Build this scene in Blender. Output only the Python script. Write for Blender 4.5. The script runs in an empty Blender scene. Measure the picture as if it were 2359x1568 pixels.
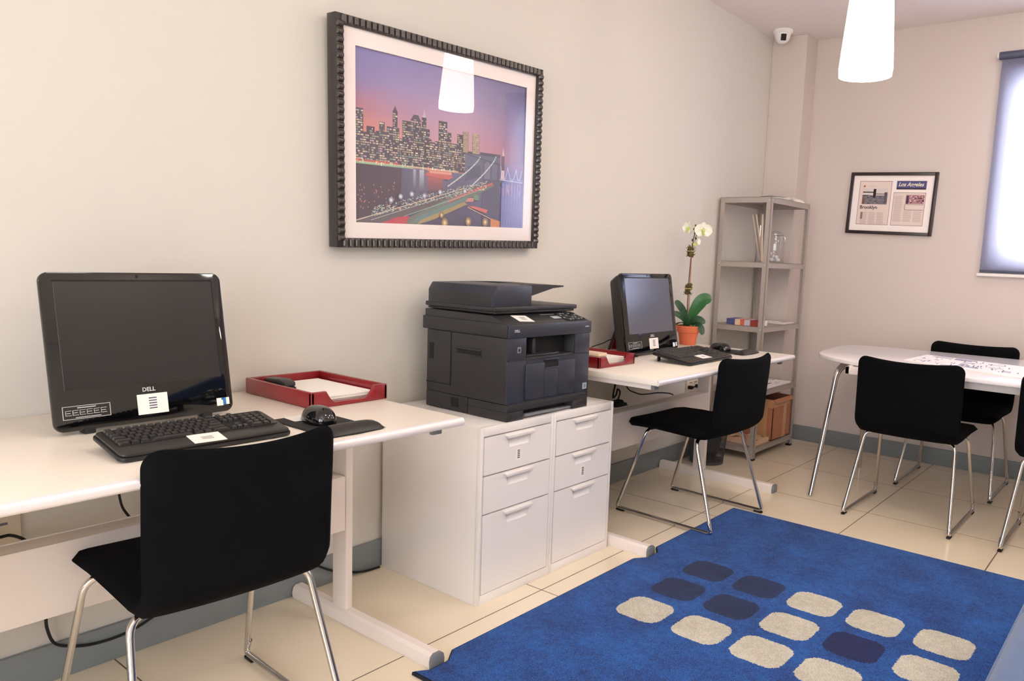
import bpy, bmesh, math, random
from mathutils import Vector, Matrix
random.seed(7)
PI = math.pi
scene = bpy.context.scene
COL = scene.collection

# ------------------------------------------------------------------ materials
def srgb(r, g, b):
    f = lambda c: (c/255)/12.92 if c/255 <= 0.04045 else ((c/255+0.055)/1.055)**2.4
    return (f(r), f(g), f(b), 1)

def mat(name, col, rough=0.5, metal=0.0, bump=0.0, bscale=200, var=0.0, vscale=8, spec=0.5, coat=0.0, sheen=0.0, emis=None, estr=0):
    m = bpy.data.materials.new(name); m.use_nodes = True
    nt = m.node_tree; b = nt.nodes['Principled BSDF']
    b.inputs['Base Color'].default_value = col
    b.inputs['Roughness'].default_value = rough
    b.inputs['Metallic'].default_value = metal
    b.inputs['Specular IOR Level'].default_value = spec
    b.inputs['Coat Weight'].default_value = coat
    b.inputs['Coat Roughness'].default_value = 0.08
    b.inputs['Sheen Weight'].default_value = sheen
    if emis:
        b.inputs['Emission Color'].default_value = emis; b.inputs['Emission Strength'].default_value = estr
    tc = nt.nodes.new('ShaderNodeTexCoord')
    if var > 0:
        n = nt.nodes.new('ShaderNodeTexNoise'); n.inputs['Scale'].default_value = vscale; n.inputs['Detail'].default_value = 4
        nt.links.new(tc.outputs['Object'], n.inputs['Vector'])
        mx = nt.nodes.new('ShaderNodeMix'); mx.data_type = 'RGBA'
        mx.inputs['A'].default_value = tuple(c*(1-var) for c in col[:3])+(1,)
        mx.inputs['B'].default_value = tuple(min(1, c*(1+var)) for c in col[:3])+(1,)
        nt.links.new(n.outputs['Fac'], mx.inputs['Factor']); nt.links.new(mx.outputs['Result'], b.inputs['Base Color'])
    if bump > 0:
        n2 = nt.nodes.new('ShaderNodeTexNoise'); n2.inputs['Scale'].default_value = bscale; n2.inputs['Detail'].default_value = 3
        nt.links.new(tc.outputs['Object'], n2.inputs['Vector'])
        bp = nt.nodes.new('ShaderNodeBump'); bp.inputs['Strength'].default_value = bump; bp.inputs['Distance'].default_value = 0.002
        nt.links.new(n2.outputs['Fac'], bp.inputs['Height']); nt.links.new(bp.outputs['Normal'], b.inputs['Normal'])
    return m

def glass_mat(name, tint=(1, 1, 1, 1), rough=0.0, ior=1.5, extra=0.0, gcol=(1, 1, 1, 1)):
    m = bpy.data.materials.new(name); m.use_nodes = True; nt = m.node_tree; nt.nodes.clear()
    o = nt.nodes.new('ShaderNodeOutputMaterial'); mx = nt.nodes.new('ShaderNodeMixShader')
    t = nt.nodes.new('ShaderNodeBsdfTransparent'); t.inputs['Color'].default_value = tint
    g = nt.nodes.new('ShaderNodeBsdfGlossy'); g.inputs['Roughness'].default_value = rough; g.inputs['Color'].default_value = gcol
    f = nt.nodes.new('ShaderNodeLayerWeight'); f.inputs['Blend'].default_value = 0.5
    pw = nt.nodes.new('ShaderNodeMath'); pw.operation = 'POWER'; pw.inputs[1].default_value = 5
    f0 = ((ior-1)/(ior+1))**2+extra
    a = nt.nodes.new('ShaderNodeMath'); a.operation = 'MULTIPLY_ADD'; a.inputs[1].default_value = 1-f0; a.inputs[2].default_value = f0; a.use_clamp = True
    nt.links.new(f.outputs['Facing'], pw.inputs[0]); nt.links.new(pw.outputs[0], a.inputs[0]); nt.links.new(a.outputs[0], mx.inputs[0])
    nt.links.new(t.outputs[0], mx.inputs[1]); nt.links.new(g.outputs[0], mx.inputs[2]); nt.links.new(mx.outputs[0], o.inputs[0])
    return m

def attr_mat(name, rough=0.6):
    m = bpy.data.materials.new(name); m.use_nodes = True; nt = m.node_tree; b = nt.nodes['Principled BSDF']
    a = nt.nodes.new('ShaderNodeAttribute'); a.attribute_name = 'Col'
    nt.links.new(a.outputs['Color'], b.inputs['Base Color']); b.inputs['Roughness'].default_value = rough
    b.inputs['Specular IOR Level'].default_value = 0.2
    return m

M = {}
M['wall'] = mat('wall_paint', srgb(214, 208, 199), 0.75, bump=0.10, bscale=350, var=0.015, vscale=1.5)
M['wallb'] = mat('back_wall_paint', srgb(208, 195, 188), 0.75, bump=0.10, bscale=350, var=0.015, vscale=1.5)
M['ceil'] = mat('ceiling_paint', srgb(232, 222, 218), 0.85, bump=0.05, bscale=300, var=0.01)
M['base'] = mat('grey_baseboard', srgb(128, 134, 136), 0.35, bump=0.02, var=0.03)
M['lam'] = mat('white_laminate', srgb(240, 230, 216), 0.32, bump=0.02, bscale=900, var=0.008)
M['edge'] = mat('silver_white_edge', srgb(232, 226, 228), 0.28, metal=0.15, var=0.01)
M['leg'] = mat('cream_powder_coat', srgb(238, 226, 218), 0.4, bump=0.03, bscale=700, var=0.01)
M['cap'] = mat('grey_plastic', srgb(120, 122, 126), 0.5, var=0.03)
M['cab'] = mat('white_lacquer_steel', srgb(238, 232, 228), 0.33, bump=0.02, bscale=600, var=0.008)
M['fab'] = mat('black_fabric', srgb(9, 10, 13), 0.95, bump=0.6, bscale=1200, var=0.35, vscale=60, spec=0.1, sheen=0.0)
M['chrome'] = mat('chrome_steel', (0.62, 0.60, 0.59, 1), 0.14, metal=1.0, var=0.02)
M['blk'] = mat('black_plastic', srgb(24, 24, 26), 0.45, bump=0.03, bscale=1200, var=0.06)
M['gloss'] = mat('piano_black', srgb(8, 8, 10), 0.05, var=0.05, spec=0.75)
M['rubber'] = mat('black_rubber', srgb(16, 16, 17), 0.7, bump=0.05, var=0.1)
M['scr'] = mat('matte_dark_screen', srgb(36, 33, 33), 0.32, var=0.05, vscale=3, spec=0.45)
M['scr_sheen'] = mat('window_sheen_screen', srgb(80, 84, 98), 0.16, var=0.05, vscale=3, spec=0.9)  # bluish glow of the window reflection is put into the base colour
M['key'] = mat('dark_grey_key', srgb(46, 43, 42), 0.42, var=0.05)
M['kb'] = mat('keyboard_case', srgb(40, 36, 35), 0.38, bump=0.03, bscale=1200, var=0.05)
M['prn'] = mat('charcoal_printer_plastic', srgb(42, 41, 43), 0.42, bump=0.08, bscale=1800, var=0.04)
M['prn2'] = mat('dark_blue_grey_plastic', srgb(45, 49, 60), 0.35, bump=0.06, bscale=1800, var=0.04)
M['void'] = mat('dark_recess', srgb(8, 8, 10), 0.7, var=0.1)
M['lcd'] = mat('lcd_grey', srgb(165, 175, 180), 0.25, var=0.03)
M['red'] = mat('red_leatherette', srgb(134, 22, 30), 0.28, bump=0.05, bscale=700, var=0.10, vscale=20, coat=0.4)
M['paper'] = mat('white_paper', srgb(246, 240, 232), 0.8, bump=0.02, var=0.015)
M['ink'] = mat('printed_ink', srgb(70, 74, 96), 0.8, var=0.1)
M['white'] = mat('white_plastic', srgb(238, 232, 228), 0.4, var=0.01)
M['silverink'] = mat('silver_lettering', srgb(205, 205, 208), 0.35, metal=0.3, var=0.02)
M['bluest'] = mat('blue_sticker', srgb(50, 120, 190), 0.4, var=0.1)
M['steel'] = mat('grey_galvanised_steel', srgb(176, 166, 158), 0.42, metal=0.35, bump=0.03, bscale=500, var=0.04, vscale=15)
M['terra'] = mat('terracotta', srgb(214, 112, 74), 0.8, bump=0.15, bscale=150, var=0.10, vscale=25)
M['soil'] = mat('bark_mulch', srgb(120, 96, 60), 0.95, bump=0.6, bscale=120, var=0.4, vscale=80)
M['leaf'] = mat('orchid_leaf', srgb(44, 100, 50), 0.35, bump=0.05, bscale=60, var=0.22, vscale=25)
M['leafd'] = mat('dark_orchid_leaf', srgb(34, 76, 46), 0.4, bump=0.05, bscale=60, var=0.2, vscale=25)
M['stem'] = mat('brown_stem', srgb(96, 58, 42), 0.6, bump=0.1, bscale=100, var=0.2)
M['stake'] = mat('cane_stake', srgb(170, 120, 96), 0.6, bump=0.1, bscale=100, var=0.1)
M['moss'] = mat('dry_moss', srgb(98, 88, 50), 0.95, bump=0.5, bscale=150, var=0.45, vscale=90)
M['raffia'] = mat('raffia_tie', srgb(205, 180, 120), 0.8, var=0.1)
M['petal'] = mat('white_petal', srgb(244, 242, 226), 0.6, bump=0.05, bscale=90, var=0.04)
M['lip'] = mat('green_yellow_lip', srgb(190, 205, 110), 0.6, var=0.15, vscale=80)
M['frame'] = mat('dark_brown_frame', srgb(44, 38, 36), 0.30, bump=0.05, var=0.12, spec=0.6)
M['rib'] = mat('ribbed_pewter_frame', srgb(84, 78, 76), 0.28, metal=0.55, bump=0.05, var=0.15, vscale=60)
M['mat_w'] = mat('white_mat_board', srgb(244, 232, 228), 0.85, bump=0.02, var=0.01)
M['blackf'] = mat('black_frame_paint', srgb(40, 28, 27), 0.35, var=0.08)
M['card'] = mat('brown_cardboard', srgb(176, 116, 84), 0.85, bump=0.1, bscale=200, var=0.10, vscale=14)
M['tape'] = mat('tan_packing_tape', srgb(196, 148, 106), 0.3, var=0.05)
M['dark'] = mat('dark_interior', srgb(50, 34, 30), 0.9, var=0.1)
M['wood'] = mat('pale_reed', srgb(226, 202, 176), 0.7, bump=0.1, bscale=100, var=0.06)
M['cotton'] = mat('white_cotton', srgb(242, 236, 236), 0.95, bump=0.4, bscale=100, var=0.02)
M['sofa'] = mat('blue_upholstery', srgb(74, 100, 142), 0.9, bump=0.5, bscale=900, var=0.12, vscale=30, sheen=0.3)
M['plate'] = mat('cream_socket_plate', srgb(226, 212, 190), 0.4, var=0.01)
M['tabletop'] = mat('glossy_white_laminate', srgb(244, 236, 236), 0.16, var=0.008)
M['print'] = attr_mat('colour_print')
M['glass'] = glass_mat('picture_glass', ior=1.5, extra=.02)
M['glassj'] = glass_mat('jar_glass', tint=(0.94, 0.95, 0.96, 1), ior=1.45, extra=0.06)
M['pane'] = glass_mat('window_glass', ior=1.45)
M['tissue'] = mat('mesh_steel', srgb(92, 92, 96), 0.4, metal=0.6, var=0.05)
M['bag'] = mat('dark_bin_bag', srgb(40, 38, 42), 0.45, bump=0.5, bscale=30, var=0.2, vscale=20)
M['rod'] = mat('blue_grey_cassette', srgb(74, 78, 98), 0.45, var=0.05)

def leaf_back():
    pass

# tiled floor: 60 cm glossy cream tiles
def floor_mat():
    m = bpy.data.materials.new('cream_floor_tiles'); m.use_nodes = True; nt = m.node_tree; b = nt.nodes['Principled BSDF']
    g = nt.nodes.new('ShaderNodeNewGeometry'); sp = nt.nodes.new('ShaderNodeSeparateXYZ'); nt.links.new(g.outputs['Position'], sp.inputs[0])
    outs = []
    def mth(op, a, bb=None):
        n = nt.nodes.new('ShaderNodeMath'); n.operation = op
        for i, v in enumerate((a, bb)):
            if v is None: continue
            if isinstance(v, (int, float)): n.inputs[i].default_value = v
            else: nt.links.new(v, n.inputs[i])
        return n.outputs[0]
    for ax, off in ((0, 1.2385), (1, -0.604)):
        s = mth('DIVIDE', mth('SUBTRACT', sp.outputs[ax], off), 0.6)
        fr = mth('FRACT', mth('ADD', s, 100.5))
        d = mth('ABSOLUTE', mth('SUBTRACT', fr, 0.5))
        outs.append((mth('LESS_THAN', d, 0.0036), mth('FLOOR', mth('ADD', s, 100.0))))
    grout = mth('MAXIMUM', outs[0][0], outs[1][0])
    cell = mth('ADD', mth('MULTIPLY', outs[0][1], 3.17), mth('MULTIPLY', outs[1][1], 7.31))
    wn = nt.nodes.new('ShaderNodeTexWhiteNoise'); wn.noise_dimensions = '1D'; nt.links.new(cell, wn.inputs['W'])
    n = nt.nodes.new('ShaderNodeTexNoise'); n.inputs['Scale'].default_value = 2.2; n.inputs['Detail'].default_value = 6
    nt.links.new(g.outputs['Position'], n.inputs['Vector'])
    mx = nt.nodes.new('ShaderNodeMix'); mx.data_type = 'RGBA'
    mx.inputs['A'].default_value = srgb(232, 216, 190); mx.inputs['B'].default_value = srgb(242, 228, 204)
    nt.links.new(mth('ADD', mth('MULTIPLY', n.outputs['Fac'], 0.7), mth('MULTIPLY', wn.outputs['Value'], 0.3)), mx.inputs['Factor'])
    m2 = nt.nodes.new('ShaderNodeMix'); m2.data_type = 'RGBA'; m2.inputs['B'].default_value = srgb(104, 86, 66)
    nt.links.new(mx.outputs['Result'], m2.inputs['A']); nt.links.new(grout, m2.inputs['Factor'])
    nt.links.new(m2.outputs['Result'], b.inputs['Base Color'])
    nt.links.new(mth('ADD', mth('MULTIPLY', grout, 0.5), 0.13), b.inputs['Roughness'])
    bp = nt.nodes.new('ShaderNodeBump'); bp.inputs['Strength'].default_value = 0.4; bp.inputs['Distance'].default_value = 0.001
    nt.links.new(mth('SUBTRACT', 1.0, grout), bp.inputs['Height']); nt.links.new(bp.outputs['Normal'], b.inputs['Normal'])
    return m
M['floor'] = floor_mat()

RUG_DARK = [(1.797, -.98), (1.571, -.98), (1.797, -1.192), (1.571, -1.192)]
RUG_NAVY = [(1.576, -1.615)]
RUG_LITE = [(1.345, -.98), (1.347, -1.197), (1.799, -1.403), (1.572, -1.403), (1.348, -1.405), (1.799, -1.614),
            (1.35, -1.614), (1.799, -1.832), (1.572, -1.832), (1.35, -1.832)]
def rug_mat():
    m = bpy.data.materials.new('blue_rug_pile'); m.use_nodes = True; nt = m.node_tree; b = nt.nodes['Principled BSDF']
    g = nt.nodes.new('ShaderNodeNewGeometry')
    def mth(op, a, bb=None):
        n = nt.nodes.new('ShaderNodeMath'); n.operation = op
        for i, v in enumerate((a, bb)):
            if v is None: continue
            if isinstance(v, (int, float)): n.inputs[i].default_value = v
            else: nt.links.new(v, n.inputs[i])
        return n.outputs[0]
    def noise(sc, det=3):
        n = nt.nodes.new('ShaderNodeTexNoise'); n.inputs['Scale'].default_value = sc; n.inputs['Detail'].default_value = det
        nt.links.new(g.outputs['Position'], n.inputs['Vector']); return n
    nd = noise(150, 2)
    sc = nt.nodes.new('ShaderNodeVectorMath'); sc.operation = 'SCALE'; sc.inputs['Scale'].default_value = 0.016
    sb = nt.nodes.new('ShaderNodeVectorMath'); sb.operation = 'SUBTRACT'; sb.inputs[1].default_value = (.5, .5, .5)
    nt.links.new(nd.outputs['Color'], sb.inputs[0]); nt.links.new(sb.outputs[0], sc.inputs[0])
    ad = nt.nodes.new('ShaderNodeVectorMath'); ad.operation = 'ADD'
    nt.links.new(g.outputs['Position'], ad.inputs[0]); nt.links.new(sc.outputs[0], ad.inputs[1])
    sp = nt.nodes.new('ShaderNodeSeparateXYZ'); nt.links.new(ad.outputs[0], sp.inputs[0])
    def spot(cx, cy, h=0.085, r=0.048):
        q = []
        for ax, c in ((0, cx), (1, cy)):
            q.append(mth('MAXIMUM', mth('SUBTRACT', mth('ABSOLUTE', mth('SUBTRACT', sp.outputs[ax], c)), h-r), 0.0))
        return mth('LESS_THAN', mth('ADD', mth('MULTIPLY', q[0], q[0]), mth('MULTIPLY', q[1], q[1])), r*r)
    def union(lst):
        o = None
        for c in lst:
            s = spot(*c); o = s if o is None else mth('MAXIMUM', o, s)
        return o
    big = noise(6, 4); fine = noise(420, 2)
    cr = nt.nodes.new('ShaderNodeMix'); cr.data_type = 'RGBA'
    cr.inputs['A'].default_value = srgb(2, 24, 88); cr.inputs['B'].default_value = srgb(30, 104, 190)
    mid = noise(45, 4)
    f = mth('ADD', mth('MULTIPLY', mth('SUBTRACT', big.outputs['Fac'], .5), 0.9), mth('MULTIPLY', mth('SUBTRACT', fine.outputs['Fac'], .5), 3.0))
    f = mth('ADD', mth('ADD', f, mth('MULTIPLY', mth('SUBTRACT', mid.outputs['Fac'], .5), 0.8)), .5)
    cl = nt.nodes.new('ShaderNodeClamp'); nt.links.new(f, cl.inputs[0]); f = cl.outputs[0]
    nt.links.new(f, cr.inputs['Factor'])
    last = cr.outputs['Result']
    for lst, c0, c1 in ((RUG_DARK, srgb(8, 22, 58), srgb(22, 48, 100)), (RUG_NAVY, srgb(5, 14, 62), srgb(14, 32, 98)), (RUG_LITE, srgb(176, 168, 150), srgb(226, 220, 204))):
        cc = nt.nodes.new('ShaderNodeMix'); cc.data_type = 'RGBA'; cc.inputs['A'].default_value = c0; cc.inputs['B'].default_value = c1
        nt.links.new(f, cc.inputs['Factor'])
        mx = nt.nodes.new('ShaderNodeMix'); mx.data_type = 'RGBA'
        nt.links.new(union(lst), mx.inputs['Factor']); nt.links.new(last, mx.inputs['A']); nt.links.new(cc.outputs['Result'], mx.inputs['B'])
        last = mx.outputs['Result']
    nt.links.new(last, b.inputs['Base Color']); b.inputs['Roughness'].default_value = 0.95
    b.inputs['Specular IOR Level'].default_value = 0.1
    b.inputs['Sheen Weight'].default_value = 0.15
    bp = nt.nodes.new('ShaderNodeBump'); bp.inputs['Strength'].default_value = 0.9; bp.inputs['Distance'].default_value = 0.004
    nt.links.new(fine.outputs['Fac'], bp.inputs['Height']); nt.links.new(bp.outputs['Normal'], b.inputs['Normal'])
    return m
M['rug'] = rug_mat()
M['rugedge'] = mat('dark_rug_binding', srgb(14, 24, 40), 0.9, bump=0.3, bscale=500, var=0.1)

def shade_mat():
    m = bpy.data.materials.new('glowing_pleated_shade'); m.use_nodes = True; nt = m.node_tree; b = nt.nodes['Principled BSDF']
    b.inputs['Base Color'].default_value = srgb(250, 240, 226); b.inputs['Roughness'].default_value = 0.6
    b.inputs['Emission Color'].default_value = (1.0, 0.86, 0.70, 1); b.inputs['Emission Strength'].default_value = 23.0
    return m
M['shade'] = shade_mat()

def blind_mat():
    m = bpy.data.materials.new('translucent_screen_blind'); m.use_nodes = True; nt = m.node_tree; nt.nodes.clear()
    o = nt.nodes.new('ShaderNodeOutputMaterial')
    d = nt.nodes.new('ShaderNodeBsdfDiffuse'); d.inputs['Color'].default_value = srgb(150, 150, 166)
    t = nt.nodes.new('ShaderNodeBsdfTranslucent'); t.inputs['Color'].default_value = srgb(214, 215, 230)
    p = nt.nodes.new('ShaderNodeBsdfTransparent'); p.inputs['Color'].default_value = (0.9, 0.92, 1, 1)
    m1 = nt.nodes.new('ShaderNodeMixShader'); m1.inputs[0].default_value = 0.72
    m2 = nt.nodes.new('ShaderNodeMixShader')
    tc = nt.nodes.new('ShaderNodeTexCoord'); n = nt.nodes.new('ShaderNodeTexNoise'); n.inputs['Scale'].default_value = 60
    mr = nt.nodes.new('ShaderNodeMapRange'); mr.inputs['To Min'].default_value = 0.08; mr.inputs['To Max'].default_value = 0.14
    nt.links.new(tc.outputs['Object'], n.inputs['Vector']); nt.links.new(n.outputs['Fac'], mr.inputs['Value']); nt.links.new(mr.outputs[0], m2.inputs[0])
    nt.links.new(d.outputs[0], m1.inputs[1]); nt.links.new(t.outputs[0], m1.inputs[2])
    nt.links.new(m1.outputs[0], m2.inputs[1]); nt.links.new(p.outputs[0], m2.inputs[2]); nt.links.new(m2.outputs[0], o.inputs[0])
    return m
M['blind'] = blind_mat()

# ------------------------------------------------------------------ mesh builder
class MB:
    def __init__(self):
        self.v = []; self.f = []; self.m = []; self.c = []
    def add(self, verts, faces, mi=0, T=None, col=None):
        o = len(self.v)
        for p in verts:
            p = Vector(p); self.v.append(T @ p if T else p)
        for f in faces:
            self.f.append([i+o for i in f]); self.m.append(mi); self.c.append(col)
        return self
    def addbm(self, bm, mi=0, T=None):
        bm.verts.index_update()
        self.add([v.co.copy() for v in bm.verts], [[v.index for v in f.verts] for f in bm.faces], mi, T); bm.free(); return self
    def box(self, x0, x1, y0, y1, z0, z1, bev=0.0, seg=2, mi=0, T=None):
        bm = bmesh.new(); bmesh.ops.create_cube(bm, size=1)
        x0, x1 = min(x0, x1), max(x0, x1); y0, y1 = min(y0, y1), max(y0, y1); z0, z1 = min(z0, z1), max(z0, z1)
        for v in bm.verts:
            v.co = Vector(((x0+x1)/2+v.co.x*(x1-x0), (y0+y1)/2+v.co.y*(y1-y0), (z0+z1)/2+v.co.z*(z1-z0)))
        if bev > 0:
            bev = min(bev, (x1-x0)*.49, (y1-y0)*.49, (z1-z0)*.49)
            bmesh.ops.bevel(bm, geom=bm.edges[:], offset=bev, segments=seg, profile=0.5, affect='EDGES')
        return self.addbm(bm, mi, T)
    def prism(self, poly, h0, h1, axis='z', bev=0.0, mi=0, T=None, col=None):
        n = len(poly)
        def P(a, b, h):
            return (a, b, h) if axis == 'z' else ((a, h, b) if axis == 'y' else (h, a, b))
        bm = bmesh.new()
        lo = [bm.verts.new(P(a, b, h0)) for a, b in poly]; hi = [bm.verts.new(P(a, b, h1)) for a, b in poly]
        bm.faces.new(lo[::-1]); bm.faces.new(hi)
        for i in range(n):
            j = (i+1) % n; bm.faces.new([lo[i], lo[j], hi[j], hi[i]])
        bmesh.ops.recalc_face_normals(bm, faces=bm.faces[:])
        if bev > 0:
            es = [e for e in bm.edges if e.calc_face_angle(0) > 0.6]
            bmesh.ops.bevel(bm, geom=es, offset=bev, segments=2, profile=0.5, affect='EDGES')
        return self.addbm(bm, mi, T)
    def lathe(self, prof, n=32, c=(0, 0, 0), mi=0, T=None, wob=None):
        vs = []; fs = []
        for (r, z) in prof:
            for k in range(n):
                a = 2*PI*k/n; rr = r*(1+(wob(k, z) if wob else 0))
                vs.append((c[0]+rr*math.cos(a), c[1]+rr*math.sin(a), c[2]+z))
        for i in range(len(prof)-1):
            for k in range(n):
                k2 = (k+1) % n; fs.append([i*n+k, i*n+k2, (i+1)*n+k2, (i+1)*n+k])
        return self.add(vs, fs, mi, T)
    def tube(self, path, r, n=10, fillet=0.0, mi=0, T=None, closed=False, rz=None):
        P = [Vector(p) for p in path]
        if fillet > 0:
            Q = [] if closed else [P[0]]
            rng = range(len(P)) if closed else range(1, len(P)-1)
            for i in rng:
                a, b, c = P[i-1], P[i], P[(i+1) % len(P)]
                u = (a-b); w = (c-b); fl = min(fillet, u.length*.49, w.length*.49); u.normalize(); w.normalize()
                s, e = b+u*fl, b+w*fl
                for k in range(7):
                    t = k/6; Q.append((1-t)**2*s+2*t*(1-t)*b+t*t*e)
            if not closed: Q.append(P[-1])
            P = Q
        m = len(P); vs = []; fs = []; prev = None
        for i in range(m):
            if closed: d = P[(i+1) % m]-P[i-1]
            else: d = P[min(i+1, m-1)]-P[max(i-1, 0)]
            d.normalize()
            if prev is None:
                x = d.orthogonal().normalized()
            else:
                x = (prev-d*prev.dot(d)).normalized()
            prev = x; y = d.cross(x)
            rr = r(i/(m-1)) if callable(r) else r
            for k in range(n):
                a = 2*PI*k/n; vs.append(P[i]+x*rr*math.cos(a)+y*(rz or rr)*math.sin(a))
        for i in range(m if closed else m-1):
            i2 = (i+1) % m
            for k in range(n):
                k2 = (k+1) % n; fs.append([i*n+k, i*n+k2, i2*n+k2, i2*n+k])
        if not closed:
            fs.append(list(range(n))[::-1]); fs.append([(m-1)*n+k for k in range(n)])
        return self.add(vs, fs, mi, T)
    def grid(self, fn, nu, nv, mi=0, T=None, closed_u=False):
        vs = [fn(i/(nu), j/(nv)) for i in range(nu+1) for j in range(nv+1)]
        fs = [[i*(nv+1)+j, (i+1)*(nv+1)+j, (i+1)*(nv+1)+j+1, i*(nv+1)+j+1] for i in range(nu) for j in range(nv)]
        return self.add(vs, fs, mi, T)
    def ellip(self, c, r, nu=20, nv=12, mi=0, T=None, jit=0.0):
        bm = bmesh.new(); bmesh.ops.create_uvsphere(bm, u_segments=nu, v_segments=nv, radius=1)
        for v in bm.verts:
            j = 1+random.uniform(-jit, jit)
            v.co = Vector((c[0]+v.co.x*r[0]*j, c[1]+v.co.y*r[1]*j, c[2]+v.co.z*r[2]*j))
        return self.addbm(bm, mi, T)
    def build(self, name, mats, parent=None, smooth=True, angle=35, world=True, weld=False):
        if not isinstance(mats, (list, tuple)): mats = [mats]
        me = bpy.data.meshes.new(name)
        off = Vector(parent.get('_o', (0, 0, 0))) if (parent is not None and world) else Vector((0, 0, 0))
        me.from_pydata([tuple(v-off) for v in self.v], [], self.f)
        for m in mats: me.materials.append(m)
        me.polygons.foreach_set('material_index', self.m)
        if any(c is not None for c in self.c):
            ca = me.color_attributes.new('Col', 'FLOAT_COLOR', 'CORNER')
            for p, c in zip(me.polygons, self.c):
                for li, l in enumerate(p.loop_indices):
                    cc = c[li] if isinstance(c, list) else (c or (1, 1, 1, 1))
                    ca.data[l].color = cc
        if weld:
            bm = bmesh.new(); bm.from_mesh(me); bmesh.ops.remove_doubles(bm, verts=bm.verts[:], dist=1e-5)
            bmesh.ops.recalc_face_normals(bm, faces=bm.faces[:]); bm.to_mesh(me); bm.free()
        me.update()
        if smooth:
            me.shade_smooth(); me.set_sharp_from_angle(angle=math.radians(angle))
        o = bpy.data.objects.new(name, me); COL.objects.link(o)
        if parent is not None:
            o.parent = parent
            if world and parent.get('_o') is not None and parent.type == 'MESH': pass
            o['_o'] = tuple(off)
        return o

def tag(o, label, cat, group=None, kind=None):
    o['label'] = label; o['category'] = cat
    if group: o['group'] = group
    if kind: o['kind'] = kind
    return o
def thing(name, loc, label, cat, group=None, rz=0.0):
    o = bpy.data.objects.new(name, None); COL.objects.link(o); o.location = loc; o.rotation_euler = (0, 0, rz)
    o.empty_display_size = 0.1
    o['_o'] = tuple(loc) if rz == 0.0 else (0, 0, 0)
    return tag(o, label, cat, group)
def single(mb, name, mats, label, cat, group=None, **k):
    """a thing that is one mesh, origin moved to its own base"""
    lo = Vector((min(v.x for v in mb.v), min(v.y for v in mb.v), min(v.z for v in mb.v)))
    hi = Vector((max(v.x for v in mb.v), max(v.y for v in mb.v), max(v.z for v in mb.v)))
    c = Vector(((lo.x+hi.x)/2, (lo.y+hi.y)/2, lo.z))
    mb.v = [v-c for v in mb.v]
    o = mb.build(name, mats, None, **k); o.location = c
    return tag(o, label, cat, group)
def struct(mb, name, mats, parent=None, **k):
    o = mb.build(name, mats, parent, **k); o['kind'] = 'structure'; return o
def lab(o, label):
    o['label'] = label; return o
def R(a): return math.radians(a)

def text_faces(txt, size, bold=0.0):
    cu = bpy.data.curves.new('t', 'FONT'); cu.body = txt; cu.size = size; cu.align_x = 'CENTER'; cu.align_y = 'CENTER'; cu.resolution_u = 3
    cu.offset = bold
    ob = bpy.data.objects.new('t', cu); COL.objects.link(ob)
    dg = bpy.context.evaluated_depsgraph_get(); me = bpy.data.meshes.new_from_object(ob.evaluated_get(dg))
    vs = [v.co.copy() for v in me.vertices]; fs = [list(p.vertices) for p in me.polygons]
    bpy.data.objects.remove(ob); bpy.data.curves.remove(cu); bpy.data.meshes.remove(me)
    return vs, fs

# ------------------------------------------------------------------ room shell
XB, HC = 4.354, 2.682          # back wall plane, ceiling height
X0, YR = -3.2, -4.6            # unseen ends of the room
struct(MB().box(X0, XB+.15, YR-.12, .12, -.1, 0), 'floor', M['floor'], smooth=False)
struct(MB().box(X0-.12, XB+.15, YR-.12, .12, HC, HC+.1), 'ceiling', M['ceil'], smooth=False)
struct(MB().box(X0-.12, XB+.15, 0, .12, 0, HC), 'wall_left', M['wall'], smooth=False)
struct(MB().box(4.171, XB, -.236, 0, 0, HC, .004), 'wall_corner', M['wallb'], smooth=False)
# back wall with a window opening
wy0, wy1, wz0, wz1 = -2.62, -1.415, 1.275, 2.335
b = MB()
b.box(XB, XB+.15, wy1, 0, 0, HC); b.box(XB, XB+.15, YR, wy0, 0, HC)
b.box(XB, XB+.15, wy0, wy1, 0, wz0); b.box(XB, XB+.15, wy0, wy1, wz1, HC)
struct(b, 'wall_back', M['wallb'], smooth=False)
# wall behind the viewer with a glazed shop front added for cool fill light, wall on the right
b = MB()
b.box(X0-.12, X0, YR, 0, 0, .4); b.box(X0-.12, X0, YR, 0, 2.4, HC)
b.box(X0-.12, X0, YR, -4.0, .4, 2.4); b.box(X0-.12, X0, -.8, 0, .4, 2.4)
struct(b, 'wall_front', M['wall'], smooth=False)
struct(MB().box(X0-.12, XB+.15, YR-.12, YR, 0, HC), 'wall_right', M['wall'], smooth=False)
w = struct(MB().box(X0-.08, X0-.04, -4.0, -.8, .4, .46).box(X0-.08, X0-.04, -4.0, -.8, 2.34, 2.4).box(X0-.08, X0-.04, -4.0, -3.94, .46, 2.34)
           .box(X0-.08, X0-.04, -.86, -.8, .46, 2.34).box(X0-.08, X0-.04, -2.43, -2.37, .46, 2.34), 'added_window_2', M['cap'], smooth=False)
MB().box(X0-.065, X0-.055, -3.94, -.86, .46, 2.34).build('pane', M['pane'], w, smooth=False)
w = struct(MB().box(XB+.06, XB+.11, wy0, wy1, wz0, wz0+.05).box(XB+.06, XB+.11, wy0, wy1, wz1-.05, wz1)
           .box(XB+.06, XB+.11, wy0, wy0+.05, wz0, wz1).box(XB+.06, XB+.11, wy1-.05, wy1, wz0, wz1), 'window_1', M['white'], smooth=False)
MB().box(XB+.08, XB+.088, wy0+.05, wy1-.05, wz0+.05, wz1-.05).build('pane', M['pane'], w, smooth=False)
struct(MB().box(XB-.035, XB, -2.7, -1.335, 1.186, 1.206, .004), 'trim_1', M['white'])
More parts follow.
